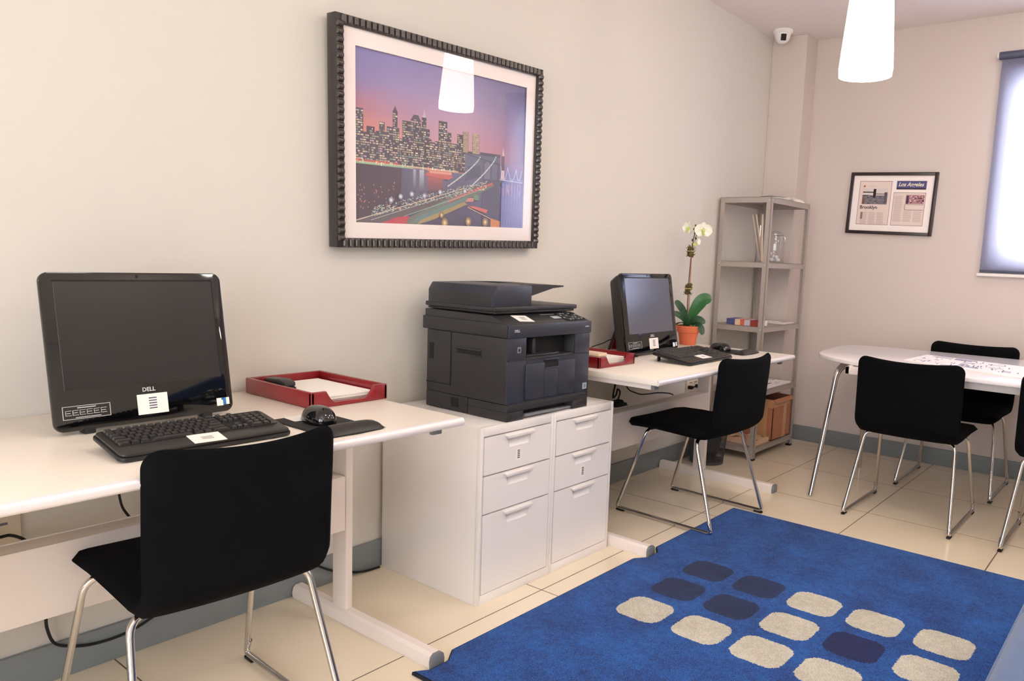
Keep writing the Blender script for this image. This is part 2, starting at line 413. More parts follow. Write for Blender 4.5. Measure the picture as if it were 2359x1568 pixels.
lab(bpy.data.objects['trim_1'], 'pale sill under the window blind')
# baseboards
HB = .105
struct(MB().box(X0, 4.171, -.014, 0, 0, HB, .003), 'baseboard_left', M['base'])
struct(MB().box(XB-.014, XB, YR, -.236, 0, HB, .003), 'baseboard_back', M['base'])
struct(MB().box(4.157, 4.171, -.250, -.014, 0, HB, .003).box(4.171, XB-.014, -.250, -.236, 0, HB, .003), 'baseboard_corner', M['base'])

# ------------------------------------------------------------------ window blind
t = thing('roller_blind', (XB-.05, -2.0, 1.21), 'pale blue translucent roller blind pulled down over the bright window', 'window blind')
MB().box(XB-.034, XB-.032, -2.68, -1.35, 1.215, 2.43).build('blind_fabric', M['blind'], t, smooth=False)
b = MB(); T = Matrix.Translation((XB-.034, -2.01, 2.445)) @ Matrix.Rotation(PI/2, 4, 'X')
b.lathe([(0, -.675), (.022, -.675), (.022, .665), (0, .665)], 24, T=T); b.build('roller_tube', M['rod'], t)
MB().lathe([(0, 0), (.016, 0), (.016, .022), (0, .022)], 16, T=Matrix.Translation((XB-.034, -1.325, 2.445)) @ Matrix.Rotation(PI/2, 4, 'X')).box(XB-.034, XB, -1.343, -1.337, 2.43, 2.46).build('bracket', M['white'], t)
MB().box(XB-.04, XB-.028, -2.68, -1.35, 1.208, 1.222, .002).build('bottom_bar', M['rod'], t)

# ------------------------------------------------------------------ rug
def rug():
    t = thing('rug', (1.57, -1.9, 0), 'blue shaggy rug with dark and cream rounded squares', 'rug')
    x0, x1, y1 = .556, 2.592, -3.3
    def ytop(x):
        d = .0
        for c in (.628, 1.79):
            d = max(d, .037*max(0, 1-max(0, abs(x-c)-.035)/.05))
        return -.698-d
    xs = sorted(set([x0+i*(x1-x0)/60 for i in range(61)]+[.628+k*.012 for k in range(-8, 9)]+[1.79+k*.012 for k in range(-8, 9)]))
    xs = [x for x in xs if x0 <= x <= x1]
    ys = 40
    b = MB(); vs = []; fs = []
    n = len(xs)
    for x in xs:
        for j in range(ys+1):
            y = ytop(x)+(y1-ytop(x))*j/ys
            vs.append((x, y, .011))
    for i in range(n-1):
        for j in range(ys):
            fs.append([i*(ys+1)+j, i*(ys+1)+j+1, (i+1)*(ys+1)+j+1, (i+1)*(ys+1)+j])
    b.add(vs, fs); b.build('pile', M['rug'], t)
    # binding: outline extruded
    out = [(x, ytop(x)) for x in xs]+[(x1, y1), (x0, y1)]
    b = MB(); N = len(out)
    cx, cy = (x0+x1)/2, -2.0
    def grow(p, s):
        return (p[0]+(s if p[0] > x1-.001 else (-s if p[0] < x0+.001 else 0)), p[1]+(s if p[1] > -.9 else -s))
    lo = [grow(p, .006)+(0.0005,) for p in out]; mid = [grow(p, .005)+(.009,) for p in out]; top = [grow(p, -.004)+(.0105,) for p in out]
    b.add(lo+mid+top, [[i, (i+1) % N, N+(i+1) % N, N+i] for i in range(N)]+[[N+i, N+(i+1) % N, 2*N+(i+1) % N, 2*N+i] for i in range(N)])
    b.build('binding', M['rugedge'], t)
rug()

# ------------------------------------------------------------------ desks
HD = .736
def desk(x0, x1, legs, label):
    t = thing('desk', ((x0+x1)/2, -.37, 0), label, 'desk')
    b = MB(); b.box(x0, x1, -.738, -.004, HD-.024, HD, .003); b.build('desktop', M['lam'], t)
    b = MB()
    T = Matrix.Translation((0, -.737, HD-.0125)) @ Matrix.Rotation(PI/2, 4, 'Y')
    pts = [(.0125*math.cos(a), -.0125*math.sin(a)) for a in [PI*k/8 for k in range(9)]]
    b.prism([( -p[1]*.9, p[0]) for p in pts], x0, x1, 'x', T=Matrix.Translation((0, -.7375, HD-.0125)) @ Matrix.Scale(-1, 4, (0, 1, 0)))
    b.build('front_edge', M['edge'], t, weld=True)
    for lx in legs:
        # T shaped leg: foot, upright, top rail
        prof = [(-.024, 0), (-.026, .02), (-.022, .036), (-.012, .044), (.012, .044), (.022, .036), (.026, .02), (.024, 0)]
        leg = MB().prism([(lx+a, z) for a, z in prof], -.715, -.02, 'y').box(lx-.013, lx+.013, -.303, -.232, .03, HD-.045, .003)
        lg = leg.build('leg', M['leg'], t)
        MB().prism([(lx+a*1.01, z*1.01+.0002) for a, z in prof], -.726, -.715, 'y', bev=.0015).build('end_cap', M['cap'], lg)
        MB().box(lx-.02, lx+.02, -.69, -.04, HD-.048, HD-.0245, .003).build('top_rail', M['leg'], lg)
        MB().box(lx-.017, lx+.017, -.705, -.69, HD-.047, HD-.026, .002).build('rail_cap', M['cap'], lg)
    a, c = legs[0]-.012, legs[-1]-.016
    b = MB(); b.box(a, c, -.304, -.296, .31, .487, .002).box(a, c, -.296, -.235, .478, .487, .002).box(a, c, -.24, -.235, .46, .49, .001)
    b.build('modesty_panel', M['leg'], t)
    return t
desk(-1.62, .690, (-1.55, .628), 'white desk with T shaped legs holding the nearest computer')
desk(1.738, 3.093, (1.79, 3.016), 'white desk at the far end of the wall, beside the metal shelves')

# ------------------------------------------------------------------ filing cabinets
def cabinet(x0, x1, card_z, label, first):
    t = thing('filing_cabinet', ((x0+x1)/2, -.28, 0), label, 'cabinet', 'white drawer cabinets under the printer')
    YF, YB, H = -.533, -.022, .6224
    b = MB()
    b.box(x0, x1, YF+.018, YB, 0, H-.0005, .0015)
    # front frame around the drawers
    b.box(x0, x0+.014, YF+.001, YF+.02, 0, H, .001); b.box(x1-.014, x1, YF+.001, YF+.02, 0, H, .001)
    b.box(x0+.014, x1-.014, YF+.001, YF+.02, .592, H, .001); b.box(x0+.014, x1-.014, YF+.001, YF+.02, 0, .034, .001)
    b.build('body', M['cab'], t)
    for (z0, z1) in ((.4575, .588), (.3225, .4525), (.0375, .3175)):
        xc = (x0+x1)/2; dx0, dx1 = x0+.018, x1-.018; d = MB()
        g0, g1, gt, gb = xc-.068, xc+.068, z1-.012, z1-.050
        # drawer front as plates around the grip pocket
        d.box(dx0, g0, YF, YF+.017, z0, z1); d.box(g1, dx1, YF, YF+.017, z0, z1)
        d.box(g0, g1, YF, YF+.017, z0, gb, .0); d.box(g0, g1, YF, YF+.017, gt, z1, .0)
        dr = d.build('drawer', M['cab'], t, smooth=False)
        h = MB(); n = 10
        # scooped recess
        def fn(u, v):
            x = g0+(g1-g0)*u; s = (1-abs(2*u-1)**6)
            return (x, YF+.0155*math.sin(PI*min(1, v*.5+.0))*s+.0002, gb+(gt-gb)*v)
        h.grid(fn, 20, 8)
        h.prism([(g0-.008, gt+.006), (g1+.008, gt+.006), (g1-.004, gt-.006), (g0+.004, gt-.006)], YF-.0105, YF+.001, 'y', bev=.002)
        for gx, s in ((g0, 1), (g1, -1)):
            h.prism([(gx, gt), (gx, gb), (gx+s*.016, gb), (gx+s*.004, gt)], YF-.0004, YF+.001, 'y')
        h.build('handle', M['cab'], dr)
    if card_z:
        cx, cz = card_z
        b = MB(); b.box(cx-.014, cx+.014, YF-.0012, YF-.0002, cz-.021, cz+.021)
        for k in range(5):
            b.box(cx-.006, cx+.007, YF-.0016, YF-.0011, cz-.012+k*.0065, cz-.0085+k*.0065, mi=1)
        b.build('label_card', [M['paper'], M['ink']], t, smooth=False)
cabinet(.980, 1.3622, (1.168, .502), 'white three drawer cabinet on the left under the printer, card on top drawer', True)
cabinet(1.3632, 1.7458, (1.550, .366), 'white three drawer cabinet on the right under the printer, card on middle drawer', False)

# ------------------------------------------------------------------ printer
def printer():
    ZB = .6225; X_0, X_1, YF, YB = 1.113, 1.575, -.522, -.108
    t = thing('printer', (1.34, -.31, ZB), 'charcoal office laser printer and scanner on the white cabinets', 'printer')
    b = MB()
    # body shell with front opening
    b.box(X_0, 1.204, YF+.006, YB, .6825, .913, .004); b.box(1.484, X_1, YF+.006, YB, .6825, .913, .004); b.box(1.20, 1.488, -.33, YB, .6825, .913)
    b.box(X_0, X_1, -.329, YB, ZB+.002, .6825, .003)
    b.box(1.20, 1.488, YF+.006, -.32, .6825, .841, .002)
    b.build('body', M['prn'], t)
    MB().box(1.204, 1.484, -.47, -.325, .842, .912).build('output_slot', M['void'], t, smooth=False)
    MB().box(1.215, 1.40, -.515, -.47, .8415, .849, .002).box(1.262, 1.28, -.50, -.47, .849, .905, .002).build('output_stop', M['prn'], t)
    # front grooves and door
    b = MB(); b.box(X_0-.0005, 1.204, YF, YF+.008, .684, .8335, .001).box(X_0-.0005, 1.204, YF, YF+.008, .8365, .913, .001).box(1.484, X_1+.0005, YF, YF+.008, .684, .8335, .001).box(1.484, X_1+.0005, YF, YF+.008, .8365, .913, .001).box(1.204, 1.484, YF+.001, YF+.008, .684, .8335)
    b.build('front_panel', M['prn2'], t)
    b = MB()
    b.box(X_0+.003, X_1-.003, YF-.0015, YF+.002, .8335, .8365).box(X_0+.003, X_1-.003, YF-.0015, YF+.002, .681, .684)
    b.build('front_trim', M['prn2'], t, smooth=False)
    d = MB(); d.box(1.203, 1.303, YF-.006, YF+.004, .69, .818, .003).box(1.383, 1.482, YF-.006, YF+.004, .69, .818, .003).box(1.303, 1.383, YF-.006, YF+.004, .69, .797, .002)
    dd = d.build('front_door', M['prn2'], t)
    MB().box(1.305, 1.381, YF-.001, YF+.003, .797, .828).build('grip_recess', M['void'], dd, smooth=False)
    MB().box(1.302, 1.384, YF-.008, YF+.002, .826, .831, .0015).box(1.302, 1.384, YF-.008, YF-.002, .794, .799, .0015).build('grip_lip', M['prn2'], dd)
    b = MB(); b.box(X_0, X_1, YF-.001, -.33, .655, .681, .002).box(X_0, 1.20, YF-.001, -.33, ZB, .655, .003).box(1.483, X_1, YF-.001, -.33, ZB, .655, .003).box(1.2, 1.483, YF+.04, YF+.06, ZB, .655)
    tr = b.build('paper_tray', M['prn'], t)
    MB().box(1.203, 1.481, YF+.006, YF+.04, .627, .634, .001).box(1.21, 1.40, YF+.0, YF+.02, .630, .638, .001).build('tray_lip', M['cap'], tr)
    # left side features
    b = MB(); b.box(X_0-.0015, X_0+.001, -.240, -.237, .716, .912).box(X_0-.0015, X_0+.001, -.24, -.108, .7155, .7180).box(X_0-.0015, X_0+.001, -.144, -.124, .804, .863)
    b.box(X_0-.0015, X_0+.001, -.281, -.245, .639, .673)
    b.build('side_groove', M['void'], t, smooth=False)
    MB().box(X_0-.002, X_0+.002, -.39, -.27, .842, .856, .001).build('side_port', M['void'], t)
    MB().prism([(-.40, .862), (-.25, .862), (-.262, .857), (-.39, .857)], X_0-.006, X_0+.001, 'x').box(X_0-.004, X_0+.001, -.395, -.26, .836, .841, .001).build('side_grip', M['prn'], t)
    # scanner deck
    pr = [(YF, .914), (YF, .958), (-.43, .986), (-.09, .988), (-.09, .914)]
    MB().prism(pr, X_0+.004, X_1-.0, 'x', bev=.003).box(X_0-.003, X_0+.01, YF+.006, -.086, .914, .962, .003).build('scanner_deck', M['prn'], t)
    MB().box(X_0-.002, X_1+.004, YF-.004, YF+.006, .913, .959, .003).build('front_fascia', M['prn2'], t)
    # control panel (on the slope)
    nrm = Vector((0, -.028, .092)).normalized(); sl = Vector((0, .092, .028)).normalized()
    base = Vector((0, YF, .958))
    def T_at(x, s, h=0.0005):
        o = base+sl*s+nrm*h
        return Matrix(((1, 0, 0, x), (0, sl.y, nrm.y, o.y), (0, sl.z, nrm.z, o.z), (0, 0, 0, 1)))
    MB().box(-.055, .055, 0, .075, 0, .0015, .0005, T=T_at(1.50, .012)).build('control_panel', M['blk'], t)
    MB().box(-.022, .022, -.010, .012, 0, .003, .001, T=T_at(1.415, .045, .001)).build('display', M['lcd'], t)
    for r in range(4):
        for c in range(7):
            if (r*7+c) % 9 == 8: continue
            MB().box(-.0045, .0045, -.004, .004, 0, .004, .0012, seg=1, T=T_at(1.455+c*.0165, .02+r*.018, .0015)).build('button', M['cap'] if (r+c) % 3 else M['key'], t)
    MB().box(-.04, .04, -.0015, .0015, 0, .002, T=T_at(1.40, .078)).build('brand_strip', M['cap'], t, smooth=False)
    # lid and document feeder
    MB().box(1.128, 1.578, -.438, -.093, .990, 1.000, .004).box(1.118, 1.586, -.446, -.088, .999, 1.016, .005).build('scanner_lid', M['prn'], t)
    ad = [(1.122, 1.012), (1.122, 1.062), (1.140, 1.088), (1.322, 1.090), (1.322, 1.012)]
    f = MB().prism(ad, -.438, -.10, 'y', bev=.004).build('document_feeder', M['prn2'], t)
    MB().box(1.1205, 1.123, -.42, -.12, 1.02, 1.058, .001).build('feeder_cover', M['prn'], f)
    b = MB()
    b.prism([(1.315, 1.042), (1.345, 1.045), (1.49, 1.077), (1.553, 1.082), (1.553, 1.087), (1.44, 1.090), (1.315, 1.091)], -.40, -.385, 'y')
    b.prism([(1.315, 1.042), (1.345, 1.045), (1.49, 1.077), (1.553, 1.082), (1.553, 1.087), (1.44, 1.090), (1.315, 1.091)], -.14, -.125, 'y')
    b.prism([(1.315, 1.066), (1.40, 1.072), (1.553, 1.082), (1.553, 1.087), (1.40, 1.080), (1.315, 1.074)], -.385, -.14, 'y')
    b.build('input_tray', M['prn'], f)
    MB().box(1.40, 1.50, -.24, -.225, 1.016, 1.026, .002).build('paper_stop', M['blk'], f)
    # stickers and lettering
    vs, fs = text_faces('DELL', .0125, .0004)
    b = MB(); b.add(vs, fs, T=Matrix.Translation((1.150, YF-.0046, .9385)) @ Matrix.Rotation(PI/2, 4, 'X')); b.build('maker_logo', M['silverink'], t, smooth=False)
    MB().box(1.538, 1.562, YF-.0048, YF-.0040, .9362, .9392).box(1.544, 1.556, YF-.0048, YF-.0040, .9392, .9402).build('silver_badge', M['silverink'], t, smooth=False)
    MB().box(1.540, 1.565, YF-.0015, YF+.001, .694, .718).box(1.546, 1.559, YF-.0018, YF-.0013, .699, .713, mi=1).build('sticker', [M['lcd'], M['cap']], t, smooth=False)
    MB().box(1.157, 1.176, YF-.0012, YF+.001, .861, .882, .0005).box(1.162, 1.171, YF-.0016, YF, .866, .876, mi=1).build('usb_port', [M['cap'], M['void']], t, smooth=False)
    return T_at
T_at = printer()
n = MB(); n.box(-.035, .035, -.028, .028, 0, .0012)
for k in range(4): n.box(-.012, .014, -.012+k*.007, -.0095+k*.007, .0012, .0014, mi=1)
Tn = T_at(1.235, .052, .0012) @ Matrix.Rotation(R(-8), 4, 'Z')
n.v = [Tn @ v for v in n.v]
single(n, 'note_card', [M['paper'], M['ink']], 'white note card lying on the printer control slope', 'card', smooth=False)

# ------------------------------------------------------------------ all in one computers
def computer(x0, x1, zt, label, yb, side=.012, thick=.06, scrm='scr', inset=.434):
    W = x1-x0; H = zt-(HD+.006)
    xc = (x0+x1)/2
    t = thing('computer', (xc, yb+.08, HD), label, 'computer')
    tilt = R(-10)
    # local frame: x right, z up the screen, y back; origin at the bottom centre of the glass
    T = Matrix.Translation((xc, yb, HD+.010)) @ Matrix.Rotation(tilt, 4, 'X')
    Hs = H/math.cos(tilt)
    def rr(x0_, x1_, z0_, z1_, r, n=6):
        pts = []
        for cx, cz, a0 in ((x1_-r, z1_-r, 0), (x0_+r, z1_-r, 90), (x0_+r, z0_+r, 180), (x1_-r, z0_+r, 270)):
            for k in range(n+1):
                a = R(a0+90*k/n); pts.append((cx+r*math.cos(a), cz+r*math.sin(a)))
        return pts
    hb = MB(); p0 = rr(-W/2+.003, W/2-.003, .003, Hs-.003, .022); nn_ = len(p0)
    for k_, (sc_, yy_) in enumerate(((1, .008), (1-.012/W, side), (.90, thick-.006), (.87, thick))):
        hb.v += [T @ Vector((a_*sc_, yy_, Hs/2+(b_-Hs/2)*sc_)) for a_, b_ in p0]
    for k_ in range(3):
        for i_ in range(nn_): hb.f.append([k_*nn_+i_, k_*nn_+(i_+1) % nn_, (k_+1)*nn_+(i_+1) % nn_, (k_+1)*nn_+i_]); hb.m.append(0); hb.c.append(None)
    hb.f.append([3*nn_+i_ for i_ in range(nn_)]); hb.m.append(0); hb.c.append(None); hb.f.append(list(range(nn_))[::-1]); hb.m.append(0); hb.c.append(None)
    hb.build('housing', M['blk'], t, weld=True)
    bz = MB().prism(rr(-W/2, W/2, 0, Hs, .022), -.001, .012, 'y', bev=.003, T=T).build('bezel', M['gloss'], t)
    sx, s0, s1 = W*inset, Hs*.255, Hs*.94
    MB().box(-sx, sx, -.0022, .0, s0, s1, .0005, seg=1, T=T).build('screen', M[scrm], t)
    MB().box(-sx-.002, sx+.002, -.0016, -.0006, s1, s1+.004, T=T).box(sx, sx+.003, -.0016, -.0006, s0, s1, T=T).build('screen_lip', M['void'], t, smooth=False)
    # foot stand, rear
    MB().box(-.10, .10, thick-.002, thick+.012, .06, .25, .004, T=T).build('rear_cover', M['blk'], t)
    a = T @ Vector((0, thick+.004, .20))
    b = MB(); b.tube([(xc-.13, yb+.185, HD+.006), (xc-.13, a.y, a.z), (xc+.13, a.y, a.z), (xc+.13, yb+.185, HD+.006)], .006, 8, .03)
    b.build('stand', M['blk'], t)
    for fx in (-.33, .33): MB().box(xc+W*(fx-.03), xc+W*(fx+.03), yb-.004, yb+.03, HD+.0003, HD+.014, .003).build('rubber_foot', M['rubber'], t)
    # marks
    vs, fs = text_faces('DELL', W*.033, .0004)
    MB().add(vs, fs, T=T @ Matrix.Translation((0.0, -.0016, Hs*.215)) @ Matrix.Rotation(PI/2, 4, 'X')).build('maker_logo', M['silverink'], t, smooth=False)
    b = MB(); cx = W*.015
    b.box(cx-W*.085, cx+W*.085, -.0026, -.0011, Hs*.05, Hs*.185, T=T)
    for k in range(5):
        b.box(cx-W*.022, cx+W*.022, -.0030, -.0025, Hs*(.085+.017*k), Hs*(.092+.017*k), mi=1, T=T)
    b.build('paper_label', [M['paper'], M['ink']], t, smooth=False)
    b = MB(); lx0, lx1, lz0, lz1 = -W*.455, -W*.215, Hs*.075, Hs*.158; th = .0012
    b.box(lx0, lx1, -.002, -.0011, lz0, lz0+th, T=T).box(lx0, lx1, -.002, -.0011, lz1-th, lz1, T=T).box(lx0, lx0+th, -.002, -.0011, lz0, lz1, T=T).box(lx1-th, lx1, -.002, -.0011, lz0, lz1, T=T)
    for k in range(6):
        q = lx0+.006+k*(lx1-lx0-.012)/6; e = (lx1-lx0-.012)/6-.0025; m0, m1 = lz0+(lz1-lz0)*.30, lz0+(lz1-lz0)*.68
        for (p0, p1) in ((m0, m0+th*.8), (m1-th*.8, m1)): b.box(q, q+e, -.002, -.0011, p0, p1, T=T)
        b.box(q+.002, q+e-.002, -.002, -.0011, (m0+m1)/2-.0006, (m0+m1)/2+.0006, T=T)
        b.box(q, q+th*.7, -.002, -.0011, m0, m1, T=T)
    b.box((lx0+lx1)/2-.02, (lx0+lx1)/2+.02, -.002, -.0011, lz1-.006, lz1-.004, T=T).box((lx0+lx1)/2-.025, (lx0+lx1)/2+.03, -.002, -.0011, lz0+.003, lz0+.0045, T=T)
    b.build('outlined_sticker', M['silverink'], t, smooth=False)
    b = MB(); b.box(W*.395, W*.435, -.002, -.0011, Hs*.045, Hs*.10, T=T).box(W*.438, W*.455, -.002, -.0011, Hs*.05, Hs*.10, mi=1, T=T).box(W*.455, W*.475, -.002, -.0011, Hs*.05, Hs*.10, T=T)
    b.box(W*.425, W*.435, -.0024, -.0018, Hs*.085, Hs*.10, mi=1, T=T)
    b.build('corner_sticker', [M['paper'], M['bluest']], t, smooth=False)
    MB().ellip((0, -.001, Hs*.972), (.004, .001, .004), 12, 8, T=T).build('webcam', M['void'], t)
    return t
computer(-.180, .251, 1.1115, 'black all in one computer on the nearest desk beside the red tray with papers', -.30)
computer(2.196, 2.672, 1.129, 'black all in one computer with a bluish reflecting screen on the far desk', -.285, side=.034, thick=.08, scrm='scr_sheen', inset=.422)

# ------------------------------------------------------------------ keyboards
def keyboard(T, w, d, hz, name_label):
    """T places the front left corner; w wide, d deep, hz rear rise"""
    loc = T.translation.copy()
    t = bpy.data.objects.new('keyboard', None); COL.objects.link(t); t.matrix_world = T; t['_o'] = (0, 0, 0)
    tag(t, name_label, 'keyboard')
    a = math.atan2(hz, d)
    K = Matrix.Translation((0, 0, .004)) @ Matrix.Rotation(a, 4, 'X')
    def rr(x0_, x1_, z0_, z1_, r, n=5):
        pts = []
        for cx, cz, a0 in ((x1_-r, z1_-r, 0), (x0_+r, z1_-r, 90), (x0_+r, z0_+r, 180), (x1_-r, z0_+r, 270)):
            for k in range(n+1):
                q = R(a0+90*k/n); pts.append((cx+r*math.cos(q), cz+r*math.sin(q)))
        return pts
    MB().prism(rr(0, w, 0, d, .018), -.002, .006, 'z', bev=.002, T=K).build('base', M['blk'], t, world=False)
    body = MB().prism(rr(.004, w-.004, .004, d-.004, .015), .006, .013, 'z', bev=.003, T=K).build('case', M['kb'], t, world=False)
    kd0, kd1 = d*.33, d*.93
    MB().box(.016, w*.665, kd0, kd1, .0129, .0136, T=K).box(w*.675, w*.785, kd0, kd1, .0129, .0136, T=K).box(w*.795, w*.965, kd0, kd1, .0129, .0136, T=K).build('key_bed', M['void'], t, smooth=False, world=False)
    for fx in (.03, w-.05):
        p = K @ Vector((fx, d-.02, -.002))
        MB().box(fx, fx+.02, p.y-.004, p.y+.004, 0, p.z+.002, .002).build('fold_out_foot', M['blk'], t, world=False)
    rows = 6; rh = (kd1-kd0)/rows
    kb = {}
    def key(x0_, x1_, r0, r1=None):
        r1 = r0+1 if r1 is None else r1
        ww = round(x1_-x0_, 4); hh = round((r1-r0)*rh, 4)
        if (ww, hh) not in kb:
            m = MB(); g = .0012
            bm = bmesh.new(); bmesh.ops.create_cube(bm, size=1)
            for v in bm.verts:
                s = 0.78 if v.co.z > 0 else 1
                v.co = Vector((v.co.x*(ww-2*g)*s, v.co.y*(hh-2*g)*s, (v.co.z+.5)*.0062))
            bmesh.ops.bevel(bm, geom=bm.edges[:], offset=.0006, segments=1, affect='EDGES')
            m.addbm(bm); o = m.build('key', M['key'], t, world=False); kb[(ww, hh)] = o
        else:
            o = kb[(ww, hh)].copy(); COL.objects.link(o); o.parent = t
        o.matrix_local = K @ Matrix.Translation(((x0_+x1_)/2, kd0+(r0+r1)/2*rh, .0132))
        return o
    x_a, x_b = .018, w*.662; n = 0
    layout = [[1.5, 1.2, 1.3, 6.0, 1.3, 1.2, 2.5], [2.2]+[1]*10+[2.8], [1.8]+[1]*11+[2.2], [1.4]+[1]*12+[1.6], [1]*13+[2.0], [1.2, .5]+[1]*12+[1.3]]
    for r, row in enumerate(layout):
        u = (x_b-x_a)/sum(row); x = x_a
        for i, q in enumerate(row):
            if r == 5 and i == 1: x += q*u; continue
            key(x, x+q*u, r); x += q*u; n += 1
    u = (w*.783-w*.677)/3
    for r, cells in ((0, (0, 1, 2)), (1, (1,)), (3, (0, 1, 2)), (4, (0, 1, 2)), (5, (0, 2))):
        for c in cells: key(w*.677+c*u, w*.677+(c+1)*u, r); n += 1
    u = (w*.963-w*.797)/4
    key(w*.797, w*.797+2*u, 0); key(w*.797+2*u, w*.797+3*u, 0); key(w*.797+3*u, w*.797+4*u, 0, 2); key(w*.797+3*u, w*.797+4*u, 2, 4); n += 4
    for r in (1, 2, 3, 4):
        for c in (0, 1, 2): key(w*.797+c*u, w*.797+(c+1)*u, r); n += 1
    return K, n
T1 = Matrix.Translation((-.170, -.622, HD+.0005)) @ Matrix.Rotation(R(-1), 4, 'Z')
K1, n1 = keyboard(T1, .394, .158, .026, 'black keyboard in front of the nearest computer, white card on it')
T2 = Matrix.Translation((2.206, -.618, HD+.0005)) @ Matrix.Rotation(R(1.5), 4, 'Z')
K2, n2 = keyboard(T2, .452, .205, .030, 'black keyboard on the far desk in front of the bluish screen')
print('keys', n1, n2)
def kcard(TK, x, y, rz, w, d, label):
    b = MB(); b.box(-w/2, w/2, -d/2, d/2, 0, .0012)
    for k in range(3): b.box(-.012, .014, -.008+k*.006, -.006+k*.006, .0012, .0014, mi=1)
    T = TK @ Matrix.Translation((x, y, .0136)) @ Matrix.Rotation(R(rz), 4, 'Z')
    b.v = [T @ v for v in b.v]
    single(b, 'note_card', [M['paper'], M['ink']], label, 'card', smooth=False)
kcard(T1 @ K1, .193, .028, -3, .072, .05, 'white note card lying on the front of the nearest keyboard')
kcard(T2 @ K2, .205, .045, -3, .085, .055, 'white note card lying on the far keyboard')

# ------------------------------------------------------------------ mice and mouse pads
def mouse_pad(x, y, w, d, label, rz=0):
    t = thing('mouse_pad', (x, y, HD), label, 'mouse pad', rz=R(rz) if rz else 1e-6)
    out = [(-.5*w, -.46*d), (-.47*w, -.36*d), (-.42*w, -.22*d), (-.42*w, .46*d), (-.40*w, .5*d), (.40*w, .5*d), (.42*w, .46*d), (.42*w, -.22*d), (.47*w, -.36*d), (.5*w, -.46*d), (.40*w, -.5*d), (0, -.52*d), (-.40*w, -.5*d)]
    MB().prism(out, .0005, .004, 'z', bev=.001).build('pad', M['rubber'], t, world=False)
    b = MB()
    def fn(u, v):
        a = -.5+u; e = (1-abs(2*a)**4); yy = (-.50+.27*v)*d
        hz = .004+.020*math.sin(PI*min(1, max(0, v)))**.7*max(0, e)**.4
        return (a*w*.97, yy, hz)
    b.grid(fn, 24, 10); b.build('wrist_rest', M['kb'], t, world=False)
def mouse(x, y, s, label, rz=0):
    t = thing('mouse', (x, y, HD+.0045), label, 'computer mouse', rz=R(rz) if rz else 1e-6)
    b = MB(); nu, nv = 28, 12; vs = []; fs = []
    for j in range(nv+1):
        ph = PI/2*j/nv
        for k in range(nu):
            a = 2*PI*k/nu; cx, cy = math.cos(a), math.sin(a)
            rx = .031*s*(1+.08*cy*cy); ry = .056*s
            c = math.cos(ph)**.75
            vs.append((rx*math.copysign(abs(cx)**.85, cx)*c, ry*math.copysign(abs(cy)**.9, cy)*c-.006*s*math.sin(ph), .036*s*math.sin(ph)**.9))
    for j in range(nv):
        for k in range(nu):
            k2 = (k+1) % nu; fs.append([j*nu+k, j*nu+k2, (j+1)*nu+k2, (j+1)*nu+k])
    fs.append([k for k in range(nu)][::-1])
    b.add(vs, fs); b.build('body', M['gloss'], t, world=False, weld=True)
    MB().lathe([(0, -.003), (.010*s, -.003), (.010*s, .003), (0, .003)], 16, T=Matrix.Translation((0, .034*s, .021*s)) @ Matrix.Rotation(PI/2, 4, 'Y')).build('scroll_wheel', M['cap'], t, world=False)
mouse_pad(.350, -.582, .185, .265, 'black mouse pad with gel wrist rest on the nearest desk')
mouse(.352, -.545, 1.2, 'glossy black mouse on the mouse pad of the nearest desk', -12)
mouse_pad(2.905, -.47, .20, .24, 'black mouse pad with wrist rest on the far desk')
mouse(2.885, -.415, 1.15, 'glossy black mouse on the mouse pad of the far desk', -12)
b = MB().box(-.028, .028, -.03, .03, 0, .001); T = Matrix.Translation((.334, -.482, HD+.0045)) @ Matrix.Rotation(R(-4), 4, 'Z'); b.v = [T @ v for v in b.v]
single(b, 'paper_slip', M['paper'], 'white paper slip on the mouse pad behind the near mouse', 'paper', smooth=False)

# ------------------------------------------------------------------ red document trays
def tray(x0, x1, y0, y1, label, h=.048):
    t = thing('document_tray', ((x0+x1)/2, (y0+y1)/2, HD), label, 'tray')
    z = HD+.0005; w = .012; zt = HD+h
    MB().box(x0+.002, x1-.002, y0+.002, y1-.002, z, z+.006, .001).build('tray_bottom', M['red'], t)
    b = MB(); b.box(x0, x0+w, y0, y1, z, zt, .003); b.box(x1-w, x1, y0, y1, z, zt, .003); b.box(x0+w, x1-w, y1-w, y1, z, zt, .003)
    b.build('side_wall', M['red'], t)
    W = x1-x0; pts = [(x0+.0, z), (x1, z), (x1, zt), (x1-W*.17, zt)]
    for k in range(9):
        a = k/8; pts.append((x1-W*(.17+.14*a), zt-(h-.013)*(math.sin(a*PI/2)**1.0)))
    for k in range(9):
        a = 1-k/8; pts.append((x0+W*(.19+.12*a), zt-(h-.013)*(math.sin(a*PI/2)**1.0)))
    pts.append((x0, zt))
    MB().prism(pts, y0, y0+w, 'y', bev=.002).build('front_wall', M['red'], t)
tray(.434, .704, -.388, -.035, 'red leather document tray on the nearest desk, holding white paper')
tray(1.800, 2.070, -.412, -.060, 'red leather document tray on the far desk, half hidden by the printer')
def stack(x0, x1, y0, y1, z0, h, n, label, nm='paper_stack'):
    b = MB()
    for k in range(n):
        dz = h/n; dx = random.uniform(-.004, .004); dy = random.uniform(-.004, .004)
        b.box(x0+dx, x1+dx, y0+dy, y1+dy, z0+k*dz, z0+(k+.8)*dz)
    single(b, nm, M['paper'], label, 'paper', smooth=False)
stack(.462, .676, -.350, -.060, HD+.0072, .018, 8, 'stack of white printer paper lying in the near red tray')
stack(1.83, 2.045, -.372, -.09, HD+.0072, .024, 8, 'stack of white paper lying in the far red tray')
